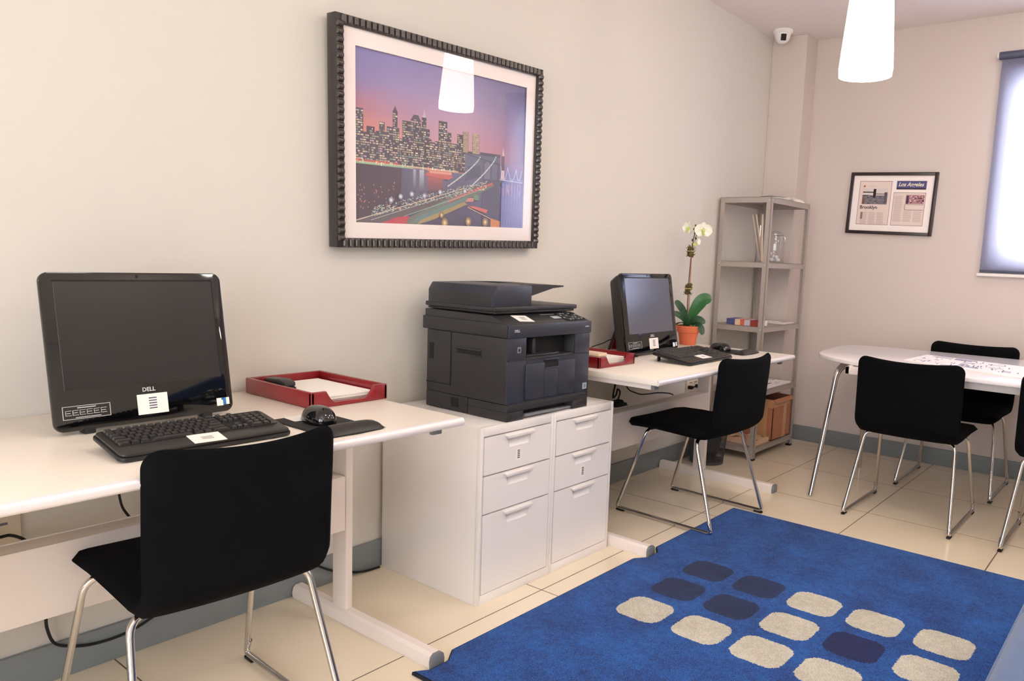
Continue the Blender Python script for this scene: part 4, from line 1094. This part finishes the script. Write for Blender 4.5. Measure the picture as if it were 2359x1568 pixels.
# ------------------------------------------------------------------ large framed city print
def big_picture():
    W, H = 1.035, .752
    T0 = Matrix.Translation((1.265, -.064, 1.590)) @ Matrix.Rotation(.024, 4, 'X') @ Matrix.Rotation(-.030, 4, 'Y')
    t = bpy.data.objects.new('framed_picture', None); COL.objects.link(t); t.matrix_world = T0; t['_o'] = (0, 0, 0)
    tag(t, 'large framed print of a city skyline and bridge at dusk, ribbed dark frame', 'picture')
    fw = .032; hx, hz = W/2, H/2
    # backing profile: plain dark outer box
    b = MB()
    for (x0, x1, z0, z1) in ((-hx, -hx+fw, -hz, hz), (hx-fw, hx, -hz, hz), (-hx+fw, hx-fw, hz-fw, hz), (-hx+fw, hx-fw, -hz, -hz+fw)):
        b.box(x0, x1, .004, .050, z0, z1, .0015)
    b.box(-hx+.01, hx-.01, .044, .048, -hz+.01, hz-.01)
    fr = b.build('frame', M['frame'], t, world=False)
    # ribbed moulding: short rounded ribs all the way round
    b = MB()
    def rib(cx, cz, alongx):
        n = 8; L = fw-.004; r = .0112; vs = []; fs = []
        for i in range(n+1):
            a = PI*i/n; o = r*math.cos(a); y = .006-.0125*math.sin(a)
            for k, (s, k2) in enumerate(((-1, .0), (-.7, 1), (.7, 1), (1, .0))):
                p = L/2*s; yy = .005+(y-.005)*(k2 if k2 else .25)
                vs.append((cx+o, yy, cz+p) if alongx else (cx+p, yy, cz+o))
        for i in range(n):
            for k in range(3):
                q = [i*4+k, i*4+k+1, (i+1)*4+k+1, (i+1)*4+k]; fs.append(q if alongx else q[::-1])
        b.add(vs, fs)
    pitch = .0240
    nx = int((W-2*fw)/pitch)
    for k in range(nx+1):
        x = -hx+fw+(W-2*fw)*k/nx
        rib(x, hz-fw/2, True); rib(x, -hz+fw/2, True)
    nz = int((H-2*fw)/pitch)
    for k in range(nz+1):
        z = -hz+fw+(H-2*fw)*k/nz
        rib(-hx+fw/2, z, False); rib(hx-fw/2, z, False)
    b.build('ribbed_moulding', M['rib'], fr, world=False)
    # mat board with bevelled window
    mi = .086; b = MB()
    for (x0, x1, z0, z1) in ((-hx+fw, -hx+mi, -hz+fw, hz-fw), (hx-mi, hx-fw, -hz+fw, hz-fw), (-hx+mi, hx-mi, hz-mi, hz-fw), (-hx+mi, hx-mi, -hz+fw, -hz+mi)):
        b.box(x0, x1, .016, .020, z0, z1)
    b.build('mat_board', M['mat_w'], t, smooth=False, world=False)
    # printed scene: coloured faces on one sheet
    iw, ih = W-2*mi+.004, H-2*mi+.004
    b = MB(); lay = [.0]
    rnd = random.Random(11)
    def P(u, v, d): return ((u-.5)*iw, .024-d, (v-.5)*ih)
    def glare_lift(c): return tuple(a*.80+.20*l for a, l in zip(c[:3], (.48, .42, .52)))+(1,)  # milky glare of the glass mixed into the print colours
    def quad(pts, col, step=4e-6):
        col = glare_lift(col)
        lay[0] += step
        n = len(pts); b.add([P(u, v, lay[0]) for u, v in pts], [list(range(n))], col=col)
    def rect(u0, u1, v0, v1, c, step=4e-6): quad([(u0, v0), (u1, v0), (u1, v1), (u0, v1)], srgb(*c), step)
    def grad(u0, u1, v0, v1, cl):
        # cl: colours bl, br, tr, tl
        lay[0] += 4e-6
        b.add([P(u0, v0, lay[0]), P(u1, v0, lay[0]), P(u1, v1, lay[0]), P(u0, v1, lay[0])], [[0, 1, 2, 3]], col=[glare_lift(srgb(*c)) for c in cl])
    sky = [[(232, 146, 98), (214, 140, 104), (206, 150, 136), (206, 140, 130), (170, 130, 150), (142, 138, 180)],
           [(238, 140, 96), (230, 156, 128), (210, 156, 164), (214, 158, 168), (190, 134, 150), (136, 128, 170)],
           [(190, 120, 130), (186, 138, 162), (190, 152, 182), (196, 160, 182), (168, 134, 166), (118, 112, 158)],
           [(138, 124, 176), (154, 138, 186), (160, 142, 184), (166, 148, 186), (140, 126, 166), (96, 96, 146)],
           [(112, 110, 172), (130, 124, 182), (132, 124, 176), (138, 128, 172), (112, 106, 150), (76, 80, 132)]]
    vv = [.33, .50, .66, .82, 1.0]; uu = [0, .2, .4, .6, .8, 1.0]
    for i in range(4):
        for j in range(5):
            grad(uu[j], uu[j+1], vv[i], vv[i+1], (sky[i][j], sky[i][j+1], sky[i+1][j+1], sky[i+1][j]))
    # water and dark foreground
    wat = [[(44, 34, 42), (44, 42, 60), (52, 56, 84), (52, 56, 86), (70, 76, 118), (96, 104, 160)], [(62, 56, 74), (76, 80, 110), (110, 110, 140), (92, 98, 130), (110, 116, 160), (140, 146, 196)]]
    for j in range(5):
        grad(uu[j], uu[j+1], 0, .35, (wat[0][j], wat[0][j+1], wat[1][j+1], wat[1][j]))
    # distant horizon haze on the right
    grad(.80, 1.0, .35, .45, ((110, 110, 164), (124, 126, 180), (160, 136, 176), (150, 130, 168)))
    # reflections in the water
    for u0, u1, c in ((.30, .315, (170, 180, 190)), (.335, .36, (190, 200, 210)), (.38, .47, (200, 104, 84)), (.48, .50, (150, 130, 130)), (.14, .22, (86, 104, 120)), (.83, .86, (110, 150, 150))):
        grad(u0, u1, .20 if c[0] > 150 else .29, .345, ((60, 60, 84), (60, 60, 84), c, c))
    # dark quay left
    quad([(0, .03), (.23, .10), (.24, .34), (0, .345)], srgb(58, 44, 52))
    for k in range(40): x = rnd.uniform(.01, .2); y = rnd.uniform(.08, .25); rect(x, x+.004, y, y+.008, (206, 130, 110))
    # buildings
    B = [(0, .045, .66), (.03, .075, .53), (.06, .10, .565), (.075, .115, .535), (.105, .16, .545), (.122, .15, .60), (.16, .225, .58), (.19, .215, .675), (.225, .25, .52), (.24, .29, .63), (.285, .34, .645), (.30, .33, .67), (.345, .37, .668),
         (.33, .39, .60), (.36, .40, .54), (.39, .44, .525), (.44, .49, .665), (.47, .515, .60), (.42, .55, .535), (.55, .585, .60), (.50, .56, .51), (.585, .62, .625), (.60, .66, .50), (.645, .69, .62), (.58, .70, .49)]
    for (u0, u1, vt) in B:
        dk = rnd.uniform(.8, 1.2); base = (int(56*dk), int(50*dk), int(60*dk))
        rect(u0, u1, .355, vt, base)
        lit = .45
        ny_ = int((vt-.37)/.0135); lay[0] += 8e-6; lit = .58
        for r in range(ny_):
            y = .372+r*.0135; x = u0+.002
            while x < u1-.004:
                wv = rnd.uniform(.004, .014)
                if rnd.random() < lit:
                    c = rnd.choice([(226, 210, 164), (190, 186, 140), (150, 168, 150), (236, 226, 196), (180, 160, 120), (128, 150, 146), (210, 180, 190)])
                    rect(x, min(x+wv, u1-.001), y, y+.0080, c, 0)
                x += wv+.002
    # pyramid crown, spires
    quad([(.287, .645), (.338, .645), (.325, .675), (.300, .675)], srgb(76, 66, 74))
    quad([(.348, .668), (.367, .668), (.360, .70), (.3575, .725), (.355, .70)], srgb(210, 190, 196))
    quad([(.191, .675), (.214, .675), (.204, .70), (.2025, .715), (.201, .70)], srgb(66, 52, 56))
    # pale twin slabs
    rect(.587, .618, .49, .625, (176, 158, 128)); rect(.647, .688, .49, .622, (186, 168, 140))
    for r in range(9):
        for (a0, a1) in ((.589, .616), (.649, .686)):
            x = a0
            while x < a1-.004:
                if rnd.random() < .6: rect(x, x+.004, .50+r*.0135, .507+r*.0135, (120, 104, 88))
                x += .006
    # shoreline lights
    rect(0, .56, .352, .362, (210, 190, 160)); rect(0, .22, .360, .372, (196, 84, 60)); rect(0, .3, .345, .354, (150, 200, 150))
    for k in range(60): x = rnd.uniform(0, .56); rect(x, x+.006, .343+rnd.uniform(0, .02), .352+rnd.uniform(0, .02), rnd.choice([(250, 240, 210), (240, 150, 110), (190, 230, 190)]))
    # red ferry
    quad([(.36, .315), (.50, .30), (.53, .318), (.52, .325), (.38, .335)], srgb(206, 96, 86)); rect(.39, .52, .328, .352, (220, 130, 116))
    for k in range(16): x = .392+k*.008; rect(x, x+.004, .336, .344, (250, 214, 190))
    # far bridge at right
    def seg(u0, v0, u1, v1, w, c):
        d = Vector((u1-u0, v1-v0)); n_ = Vector((-d.y, d.x)).normalized()*w/2
        quad([(u0-n_.x, v0-n_.y), (u1-n_.x, v1-n_.y), (u1+n_.x, v1+n_.y), (u0+n_.x, v0+n_.y)], srgb(*c))
    seg(.83, .335, .99, .328, .005, (214, 214, 236))
    pr_ = None
    for (ua, ub, va, vm) in ((.835, .885, .43, .335), (.885, .945, .42, .335), (.945, .985, .415, .34)):
        pts = [(ua+(ub-ua)*k/8, vm+(va-vm)*(2*k/8-1)**2) for k in range(9)]
        for p0, p1 in zip(pts, pts[1:]): seg(*p0, *p1, .0035, (214, 220, 240))
    quad([(.836, .34), (.862, .34), (.858, .50), (.850, .56), (.843, .50)], srgb(226, 206, 214)); rect(.840, .860, .40, .50, (104, 90, 96))
    # bridge tower
    tw = (84, 98, 122)
    quad([(.695, .30), (.83, -.0), (.83, .49), (.70, .505)], srgb(*tw)); rect(.695, .83, .485, .505, (54, 62, 82)); rect(.715, .83, 0, .45, (70, 78, 106))
    rect(.60, .70, .34, .485, (92, 106, 128)); quad([(.60, .30), (.70, .34), (.70, .42), (.62, .40)], srgb(66, 80, 104))
    quad([(.725, .33), (.765, .33), (.765, .43), (.745, .455), (.725, .43)], srgb(110, 116, 140)); quad([(.775, .33), (.81, .33), (.81, .43), (.793, .45), (.775, .43)], srgb(96, 104, 130))
    seg(.61, .48, .83, .435, .006, (50, 56, 70))
    # cables with lights
    for (a, bb, c_, d_) in ((.695, .47, .50, .26), (.80, .485, .64, .27)):
        for k in range(34):
            f_ = k/33; x = a+(c_-a)*f_; y = bb+(d_-bb)*(f_**.8); rect(x-.003, x+.003, y-.0045, y+.0045, (206, 224, 232) if k % 3 else (240, 240, 220))
    # the deck sweeping from the lower left to the tower
    quad([(0, .02), (0, .0), (.14, .0), (.80, .30), (.78, .315)], srgb(92, 84, 84)); quad([(.20, .0), (.33, .0), (.79, .285), (.79, .30), (.60, .24)], srgb(104, 120, 104))
    quad([(.12, .0), (.26, .0), (.28, .055), (.22, .045)], srgb(198, 52, 60)); quad([(.50, .15), (.60, .205), (.785, .298), (.78, .31), (.62, .235), (.50, .165)], srgb(204, 92, 88))
    quad([(.30, .02), (.36, .02), (.62, .17), (.62, .20), (.34, .06)], srgb(96, 134, 130)); quad([(.32, .0), (.42, .04), (.62, .15), (.60, .165), (.34, .03)], srgb(170, 150, 92))
    seg(0, .012, .60, .255, .0045, (240, 220, 190)); seg(.08, .02, .66, .265, .003, (196, 216, 206)); seg(.25, .05, .74, .27, .003, (150, 206, 190))
    for k in range(560):
        f_ = rnd.random(); x = .08+.66*f_; y = .05+.22*f_+rnd.uniform(-.012, .045); s_ = rnd.uniform(.002, .006)
        rect(x, x+s_*1.4, y, y+s_, rnd.choice([(220, 232, 236), (170, 214, 206), (206, 206, 180), (120, 150, 160), (236, 190, 160)]))
    for (x, y) in ((.18, .145), (.29, .19), (.23, .17), (.36, .185), (.45, .215), (.60, .235)):
        for s_, c in ((.013, (150, 160, 176)), (.008, (206, 214, 226)), (.004, (255, 255, 250))): quad([(x+s_*math.cos(2*PI*k/8), y+1.4*s_*math.sin(2*PI*k/8)) for k in range(8)], srgb(*c))
    # foreground lamps, shed
    for (x, y, s_) in ((.48, .02, .03), (.625, .035, .028), (.735, .035, .028), (.46, .07, .02)):
        for q_, c in ((1, (150, 120, 84)), (.6, (206, 170, 110)), (.3, (246, 224, 170))): quad([(x+s_*q_*math.cos(2*PI*k/8)*.7, y+s_*q_*1.1*math.sin(2*PI*k/8)) for k in range(8)], srgb(*c))
    quad([(.62, .135), (.74, .095), (.75, .12), (.66, .14)], srgb(214, 110, 96)); quad([(.77, .0), (.835, .0), (.835, .045), (.77, .065)], srgb(216, 140, 72)); seg(.62, .13, .77, .06, .004, (220, 200, 170))
    quad([(.60, .165), (.655, .17), (.66, .195), (.62, .19)], srgb(216, 140, 130)); rect(.655, .69, .18, .215, (112, 146, 112))
    quad([(.84, 0), (1, 0), (1, .32), (.84, .32)], srgb(116, 120, 176))
    for k in range(7): u0 = .85+k*.02; grad(u0, u0+.008, .02, .31, ((100, 104, 160), (100, 104, 160), (150, 156, 206), (150, 156, 206)))
    for k in range(16): x = rnd.uniform(.84, .98); rect(x, x+.006, .22+rnd.uniform(0, .09), .226+rnd.uniform(0, .1), (196, 150, 176))
    b.build('printed_scene', M['print'], t, smooth=False, world=False)
    MB().add([(-hx+fw-.004, .0135, -hz+fw-.004), (hx-fw+.004, .0135, -hz+fw-.004), (hx-fw+.004, .0135, hz-fw+.004), (-hx+fw-.004, .0135, hz-fw+.004)], [[0, 1, 2, 3]]).build('glazing', M['glass'], t, smooth=False, world=False)
big_picture()

# ------------------------------------------------------------------ small framed clippings on the back wall
def small_picture():
    W, H = .530, .388
    # local: x runs to the right seen from the room (world -y), z up, y into the wall (world +x)
    T0 = Matrix.Translation((XB-.0215, -.797, 1.6165)) @ Matrix.Rotation(-PI/2, 4, 'Z') @ Matrix.Rotation(R(1.6), 4, 'Y')
    t = bpy.data.objects.new('framed_clippings', None); COL.objects.link(t); t.matrix_world = T0; t['_o'] = (0, 0, 0)
    tag(t, 'small black frame with two newspaper clippings on the back wall', 'picture')
    hx, hz, fw = W/2, H/2, .020; b = MB()
    for (x0, x1, z0, z1) in ((-hx, -hx+fw, -hz, hz), (hx-fw, hx, -hz, hz), (-hx+fw, hx-fw, hz-fw, hz), (-hx+fw, hx-fw, -hz, -hz+fw)):
        b.box(x0, x1, 0, .020, z0, z1, .0015)
    b.build('frame', M['blackf'], t, world=False)
    MB().box(-hx+.01, hx-.01, .010, .018, -hz+.01, hz-.01).build('mat_board', M['mat_w'], t, smooth=False, world=False)
    rnd = random.Random(8)
    def sheet(x0, x1, z0, z1, name, fn):
        bb = MB(); d = [.0098]
        def rect(a0, a1, c0, c1, c):
            d[0] -= .000004
            bb.add([(a0, d[0], c0), (a1, d[0], c0), (a1, d[0], c1), (a0, d[0], c1)], [[0, 1, 2, 3]], col=srgb(*c))
        rect(x0, x1, z0, z1, (120, 104, 98)); rect(x0+.0025, x1-.0025, z0+.0025, z1-.0025, (226, 206, 198))
        fn(rect, bb, d); bb.build(name, M['print'], t, smooth=False, world=False)
    def f1(rect, bb, d):
        rect(-.182, -.025, -.006, .094, (214, 202, 198)); rect(-.182, -.025, -.006, .050, (118, 112, 120)); rect(-.182, -.13, .045, .052, (70, 60, 60))
        rect(-.115, -.098, .035, .090, (48, 38, 42)); rect(-.18, -.115, .066, .073, (76, 62, 60)); rect(-.098, -.03, .056, .061, (96, 82, 86)); rect(-.045, -.026, .0, .07, (96, 84, 100)); rect(-.18, -.165, -.004, .035, (130, 84, 78))
        for k in range(30): x = rnd.uniform(-.18, -.035); z = rnd.uniform(-.004, .045); rect(x, x+.012, z, z+.005, rnd.choice([(96, 90, 98), (150, 140, 140), (70, 62, 70), (132, 122, 130)]))
        rect(-.180, -.168, .102, .112, (176, 70, 66)); rect(-.15, -.10, .106, .1075, (150, 140, 136))
        vs, fs = text_faces('Brooklyn', .030, .0006); bb.add([(v.x-.135, .0092, v.y-.026) for v in vs], fs, col=srgb(48, 40, 44))
        for col_ in range(3):
            for k in range(16):
                x = -.182+col_*.052; rect(x, x+.046*rnd.uniform(.8, 1), -.058-k*.0052, -.0558-k*.0052, (186, 166, 160))
        rect(-.182, -.168, -.10, -.056, (140, 124, 118))
    sheet(-.205, -.004, -.135, .140, 'clipping', f1)
    def f2(rect, bb, d):
        rect(.088, .198, .0, .056, (170, 128, 132)); rect(.092, .105, .0, .05, (74, 56, 72))
        for k in range(36): x = rnd.uniform(.09, .188); z = rnd.uniform(.002, .05); rect(x, x+.010, z, z+.006, rnd.choice([(96, 60, 80), (212, 160, 150), (70, 44, 66), (222, 190, 190)]))
        rect(.085, .198, -.038, -.003, (110, 96, 92)); rect(.088, .200, -.035, -.005, (226, 208, 200))
        for col_ in range(3):
            for k in range(26):
                x = .022+col_*.060; z = .046-k*.0062
                if col_ > 0 and z > -.044: continue
                rect(x, x+.052*rnd.uniform(.85, 1), z, z+.0028, (190, 170, 164))
    sheet(.012, .205, -.135, .070, 'clipping', f2)
    def f3(rect, bb, d):
        rect(.026, .200, .090, .1395, (86, 84, 136)); rect(.028, .198, .090, .098, (58, 48, 62))
        vs, fs = text_faces('Los Angeles', .0335, .0007); bb.add([(v.x*.92+v.y*.25+.112, .0090, v.y+.1185) for v in vs], fs, col=srgb(232, 222, 190))
    sheet(.024, .202, .088, .1415, 'masthead', f3)
small_picture()

# ------------------------------------------------------------------ ceiling camera, lamps
t = thing('security_camera', (4.03, -.128, 2.60), 'small white dome security camera on the ceiling corner', 'security camera')
MB().lathe([(0, .082), (.062, .082), (.062, .068), (.050, .060), (.048, .038), (.040, .020), (.024, .006), (0, .001)], 36, (4.03, -.128, 2.60)).build('dome_housing', M['white'], t)
MB().box(-.017, .017, -.006, .004, -.022, .018, .004, T=Matrix.Translation((4.03, -.128, 2.60)) @ Matrix.Rotation(R(-58), 4, 'Z') @ Matrix.Translation((0, -.044, .032)) @ Matrix.Rotation(R(16), 4, 'X')).build('lens_window', M['void'], t)
def pendant(x, y, label):
    t = thing('pendant_lamp', (x, y, 1.955), label, 'lamp')
    n = 72; prof = []
    for k in range(15):
        f = k/14; z = f*.40; r = .1025-.030*f**1.1
        if k == 0: r -= .004
        prof.append((r, z))
    MB().lathe(prof+[(prof[-1][0]-.012, .404), (.015, .405)], n, (x, y, 1.955), wob=lambda k, z: .012*(1 if k % 2 else -1)).build('lamp_shade', M['shade'], t, angle=80)
    MB().lathe([(0, .40), (.022, .40), (.022, .44), (.006, .455), (.004, .46), (.003, .70)], 16, (x, y, 1.955)).build('cord', M['white'], t)
    MB().lathe([(0, .695), (.05, .700), (.05, .7265), (0, .7268)], 24, (x, y, 1.955)).build('ceiling_rose', M['white'], t)
    MB().ellip((x, y, 2.06), (.028, .028, .038), 16, 12).build('bulb', M['shade'], t)
pendant(2.38, -1.225, 'white glowing pleated pendant lamp hanging from the ceiling')

# ------------------------------------------------------------------ sockets and cables
def socket(x, z, w, h, label, plug=True):
    t = thing('power_socket', (x, -.004, z), label, 'power socket')
    MB().box(x-w/2, x+w/2, -.010, 0, z-h/2, z+h/2, .003).build('face_plate', M['plate'], t)
    MB().box(x-w*.28, x-w*.08, -.0115, -.009, z+.012, z+.018).box(x+w*.10, x+w*.30, -.0115, -.009, z+.012, z+.018).build('slot', M['cap'], t, smooth=False)
socket(-.245, .450, .150, .085, 'cream wall socket below the nearest desk at the left edge')
socket(3.355, .452, .150, .085, 'cream wall socket below the far desk')
def cable(pts, label, r=.0035, fillet=.03, extra=None):
    # smooth through points
    P = [Vector(p) for p in pts]; Q = []
    for i in range(len(P)-1):
        p0 = P[max(i-1, 0)]; p1 = P[i]; p2 = P[i+1]; p3 = P[min(i+2, len(P)-1)]
        for k in range(8):
            q = k/8; Q.append(.5*((2*p1)+(-p0+p2)*q+(2*p0-5*p1+4*p2-p3)*q*q+(-p0+3*p1-3*p2+p3)*q**3))
    Q.append(P[-1])
    b = MB().tube(Q, r, 8)
    if extra: extra(b)
    return single(b, 'cable', M['rubber'], label, 'cable')
cable([(.020, -.10, .70), (.035, -.07, .60), (.05, -.055, .49), (.066, -.052, .44), (.080, -.12, .415), (.085, -.2, .47)], 'short black cable hanging under the nearest desk, left of the chair back')
cable([(-.265, -.02, .440), (-.255, -.045, .445), (-.228, -.052, .447), (-.205, -.055, .446), (-.180, -.08, .43), (-.168, -.14, .40), (-.16, -.2, .30), (-.15, -.10, .24), (-.138, -.05, .20), (-.130, -.03, .16), (-.115, -.024, .115), (-.085, -.022, .092), (-.03, -.022, .074), (.04, -.022, .070), (.10, -.022, .080), (.20, -.022, .115), (.33, -.022, .15), (.50, -.022, .16), (.62, -.022, .13), (.69, -.022, .092), (.76, -.022, .050), (.84, -.024, .02), (.90, -.026, .006), (.965, -.03, .005)],
      'long black cable looping along the wall below the nearest desk', r=.004)
b = MB().box(-.285, -.235, -.042, -.0105, .425, .458, .005); single(b, 'power_plug', M['rubber'], 'black power plug in the socket at the left edge', 'plug')
cable([(2.53, -.07, .70), (2.535, -.06, .62), (2.548, -.055, .545), (2.585, -.052, .51), (2.633, -.05, .492), (2.70, -.05, .473), (2.765, -.05, .466), (2.86, -.05, .462), (2.95, -.05, .452), (3.03, -.05, .437), (3.10, -.055, .410), (3.14, -.12, .42)], 'long thin black cable drooping under the far desk')
cable([(2.455, -.06, .70), (2.456, -.055, .62), (2.458, -.05, .565), (2.444, -.05, .52), (2.440, -.05, .485), (2.46, -.055, .50), (2.478, -.05, .525), (2.500, -.05, .51), (2.495, -.05, .485), (2.475, -.055, .47), (2.46, -.05, .45)], 'short coiled black cable hanging beside the far desk bundle', r=.0045)
b = MB().box(2.445, 2.515, -.072, -.03, .432, .468, .010).box(2.50, 2.56, -.062, -.035, .424, .446, .006).tube([(2.55, -.05, .435), (2.585, -.05, .425)], .003, 6)
single(b, 'power_adapter', M['rubber'], 'black power adapter hanging from cables at the left of the far desk', 'adapter')
cable([(2.215, -.03, HD+.004), (2.225, -.06, HD+.03), (2.26, -.10, HD+.05), (2.31, -.09, HD+.058), (2.36, -.085, HD+.062), (2.40, -.09, HD+.062)], 'thin black cable behind the far computer', r=.0025)
for sx, ss in ((3.30, 1), (3.39, 1)):
    b = MB().box(sx-.012, sx+.012, -.04, -.0105, .432, .452, .004).tube([(sx, -.035, .442), (sx+.012, -.06, .455), (sx+.02, -.075, .470)], .0035, 6)
    single(b, 'power_plug', M['rubber'], 'black plug in the far socket, %s one' % ('left hand' if sx < 3.35 else 'right hand'), 'plug', 'plugs in the far socket')

# ------------------------------------------------------------------ blue sofa (only its rounded edge enters the frame)
t = thing('sofa', (1.1, -2.5, 0), 'blue upholstered sofa edge at the lower right corner', 'sofa')
x0, x1, y0, y1 = .45, 1.95, -2.098, -2.86
b = MB().box(x0, x1, y1, y0-.01, .06, .30, .03, 4); b.build('sofa_base', M['sofa'], t)
b = MB().box(x0-.005, (x0+x1)/2-.004, y1+.16, y0+.004, .29, .452, .045, 6); b.build('seat_cushion', M['sofa'], t)
b = MB().box((x0+x1)/2+.004, x1+.005, y1+.16, y0+.004, .29, .452, .045, 6); b.build('seat_cushion', M['sofa'], t)
b = MB()
b.tube([(x0+.03, y0-.001, .416), (x0+.35, y0+.001, .4165), (x1-.03, y0-.001, .416)], .006, 8); b.build('piping', M['sofa'], t)
b = MB().box(x0, x1, y1-.02, y1+.17, .06, .80, .05, 5); b.build('sofa_back', M['sofa'], t)
for fx in (x0+.08, x1-.08):
    for fy in (y0-.1, y1+.08): MB().lathe([(0, 0), (.018, 0), (.024, .07), (0, .07)], 16, (fx, fy, .0115)).build('leg', M['cap'], t)

# ------------------------------------------------------------------ lights
def area(name, loc, rot, sx, sy, power, col, spread=180):
    l = bpy.data.lights.new(name, 'AREA'); l.shape = 'RECTANGLE'; l.size = sx; l.size_y = sy; l.energy = power; l.color = col
    l.spread = R(spread)
    o = bpy.data.objects.new(name, l); COL.objects.link(o); o.location = loc; o.rotation_euler = rot; return o
def point(name, loc, power, col, rad=.1):
    l = bpy.data.lights.new(name, 'POINT'); l.energy = power; l.color = col; l.shadow_soft_size = rad
    o = bpy.data.objects.new(name, l); COL.objects.link(o); o.location = loc; return o
warm = (1.0, .90, .80)
# point lights standing for unseen pendants further back in the room
for i, (x, y) in enumerate(((.9, -2.6), (2.6, -3.2), (-1.4, -2.6))):
    point('unseen_pendant_light', (x, y, 2.15), 34, warm, .14)
# added fill lights just below the ceiling, without fixtures
for i, (x, y, pw_) in enumerate(((.45, -1.5, 11), (1.6, -1.9, 18), (3.5, -2.0, 14), (-1.2, -1.6, 8))):
    area('ceiling_fill_light', (x, y, HC-.01), (0, 0, 0), .35, .35, pw_, (1.0, .95, .90))
# cool fill added at the unseen shop front; daylight through the blind
area('shopfront_fill', (X0+.02, -2.4, 1.5), (0, R(-90), 0), 1.9, 3.0, 30, (.86, .91, 1.0))
area('window_daylight', (XB+.75, -2.0, 1.85), (0, R(90), 0), 1.6, 1.8, 210, (.90, .93, 1.0))

wd = bpy.data.worlds.new('overcast_sky'); scene.world = wd; wd.use_nodes = True
nt = wd.node_tree; bg = nt.nodes['Background']
sky = nt.nodes.new('ShaderNodeTexSky'); sky.sky_type = 'HOSEK_WILKIE'; sky.turbidity = 6; sky.sun_direction = (0.3, 0.4, 0.85)
mx = nt.nodes.new('ShaderNodeMix'); mx.data_type = 'RGBA'; mx.inputs['Factor'].default_value = .8; mx.inputs['B'].default_value = (.95, .97, 1, 1)
nt.links.new(sky.outputs[0], mx.inputs['A']); nt.links.new(mx.outputs['Result'], bg.inputs['Color']); bg.inputs['Strength'].default_value = 15.0

# ------------------------------------------------------------------ camera
cam = bpy.data.cameras.new('camera'); co = bpy.data.objects.new('camera', cam); COL.objects.link(co); scene.camera = co
W_, H_ = 2359.0, 1568.0
C_ = Vector((-.8367, -2.3052, 1.2004)); yaw, pitch, roll, f_, px, py = .9122, -.1299, .0416, 1789.4515, 1317.63, 824.93
F = Vector((math.sin(yaw)*math.cos(pitch), math.cos(yaw)*math.cos(pitch), math.sin(pitch))); Rr = Vector((math.cos(yaw), -math.sin(yaw), 0)); U = Rr.cross(F)
R2 = Rr*math.cos(roll)+U*math.sin(roll); U2 = -Rr*math.sin(roll)+U*math.cos(roll)
co.matrix_world = Matrix(((R2.x, U2.x, -F.x, C_.x), (R2.y, U2.y, -F.y, C_.y), (R2.z, U2.z, -F.z, C_.z), (0, 0, 0, 1)))
cam.sensor_fit = 'HORIZONTAL'; cam.sensor_width = 36; cam.lens = f_/W_*36
cam.shift_x = (W_/2-px)/W_; cam.shift_y = (py-H_/2)/W_; cam.clip_start = .02; cam.clip_end = 60

scene.view_settings.view_transform = 'Standard'; scene.view_settings.look = 'None'
scene.view_settings.exposure = -0.93; scene.view_settings.gamma = 1; scene.view_settings.use_curve_mapping = False
for o in bpy.data.objects:
    if '_o' in o.keys(): del o['_o']
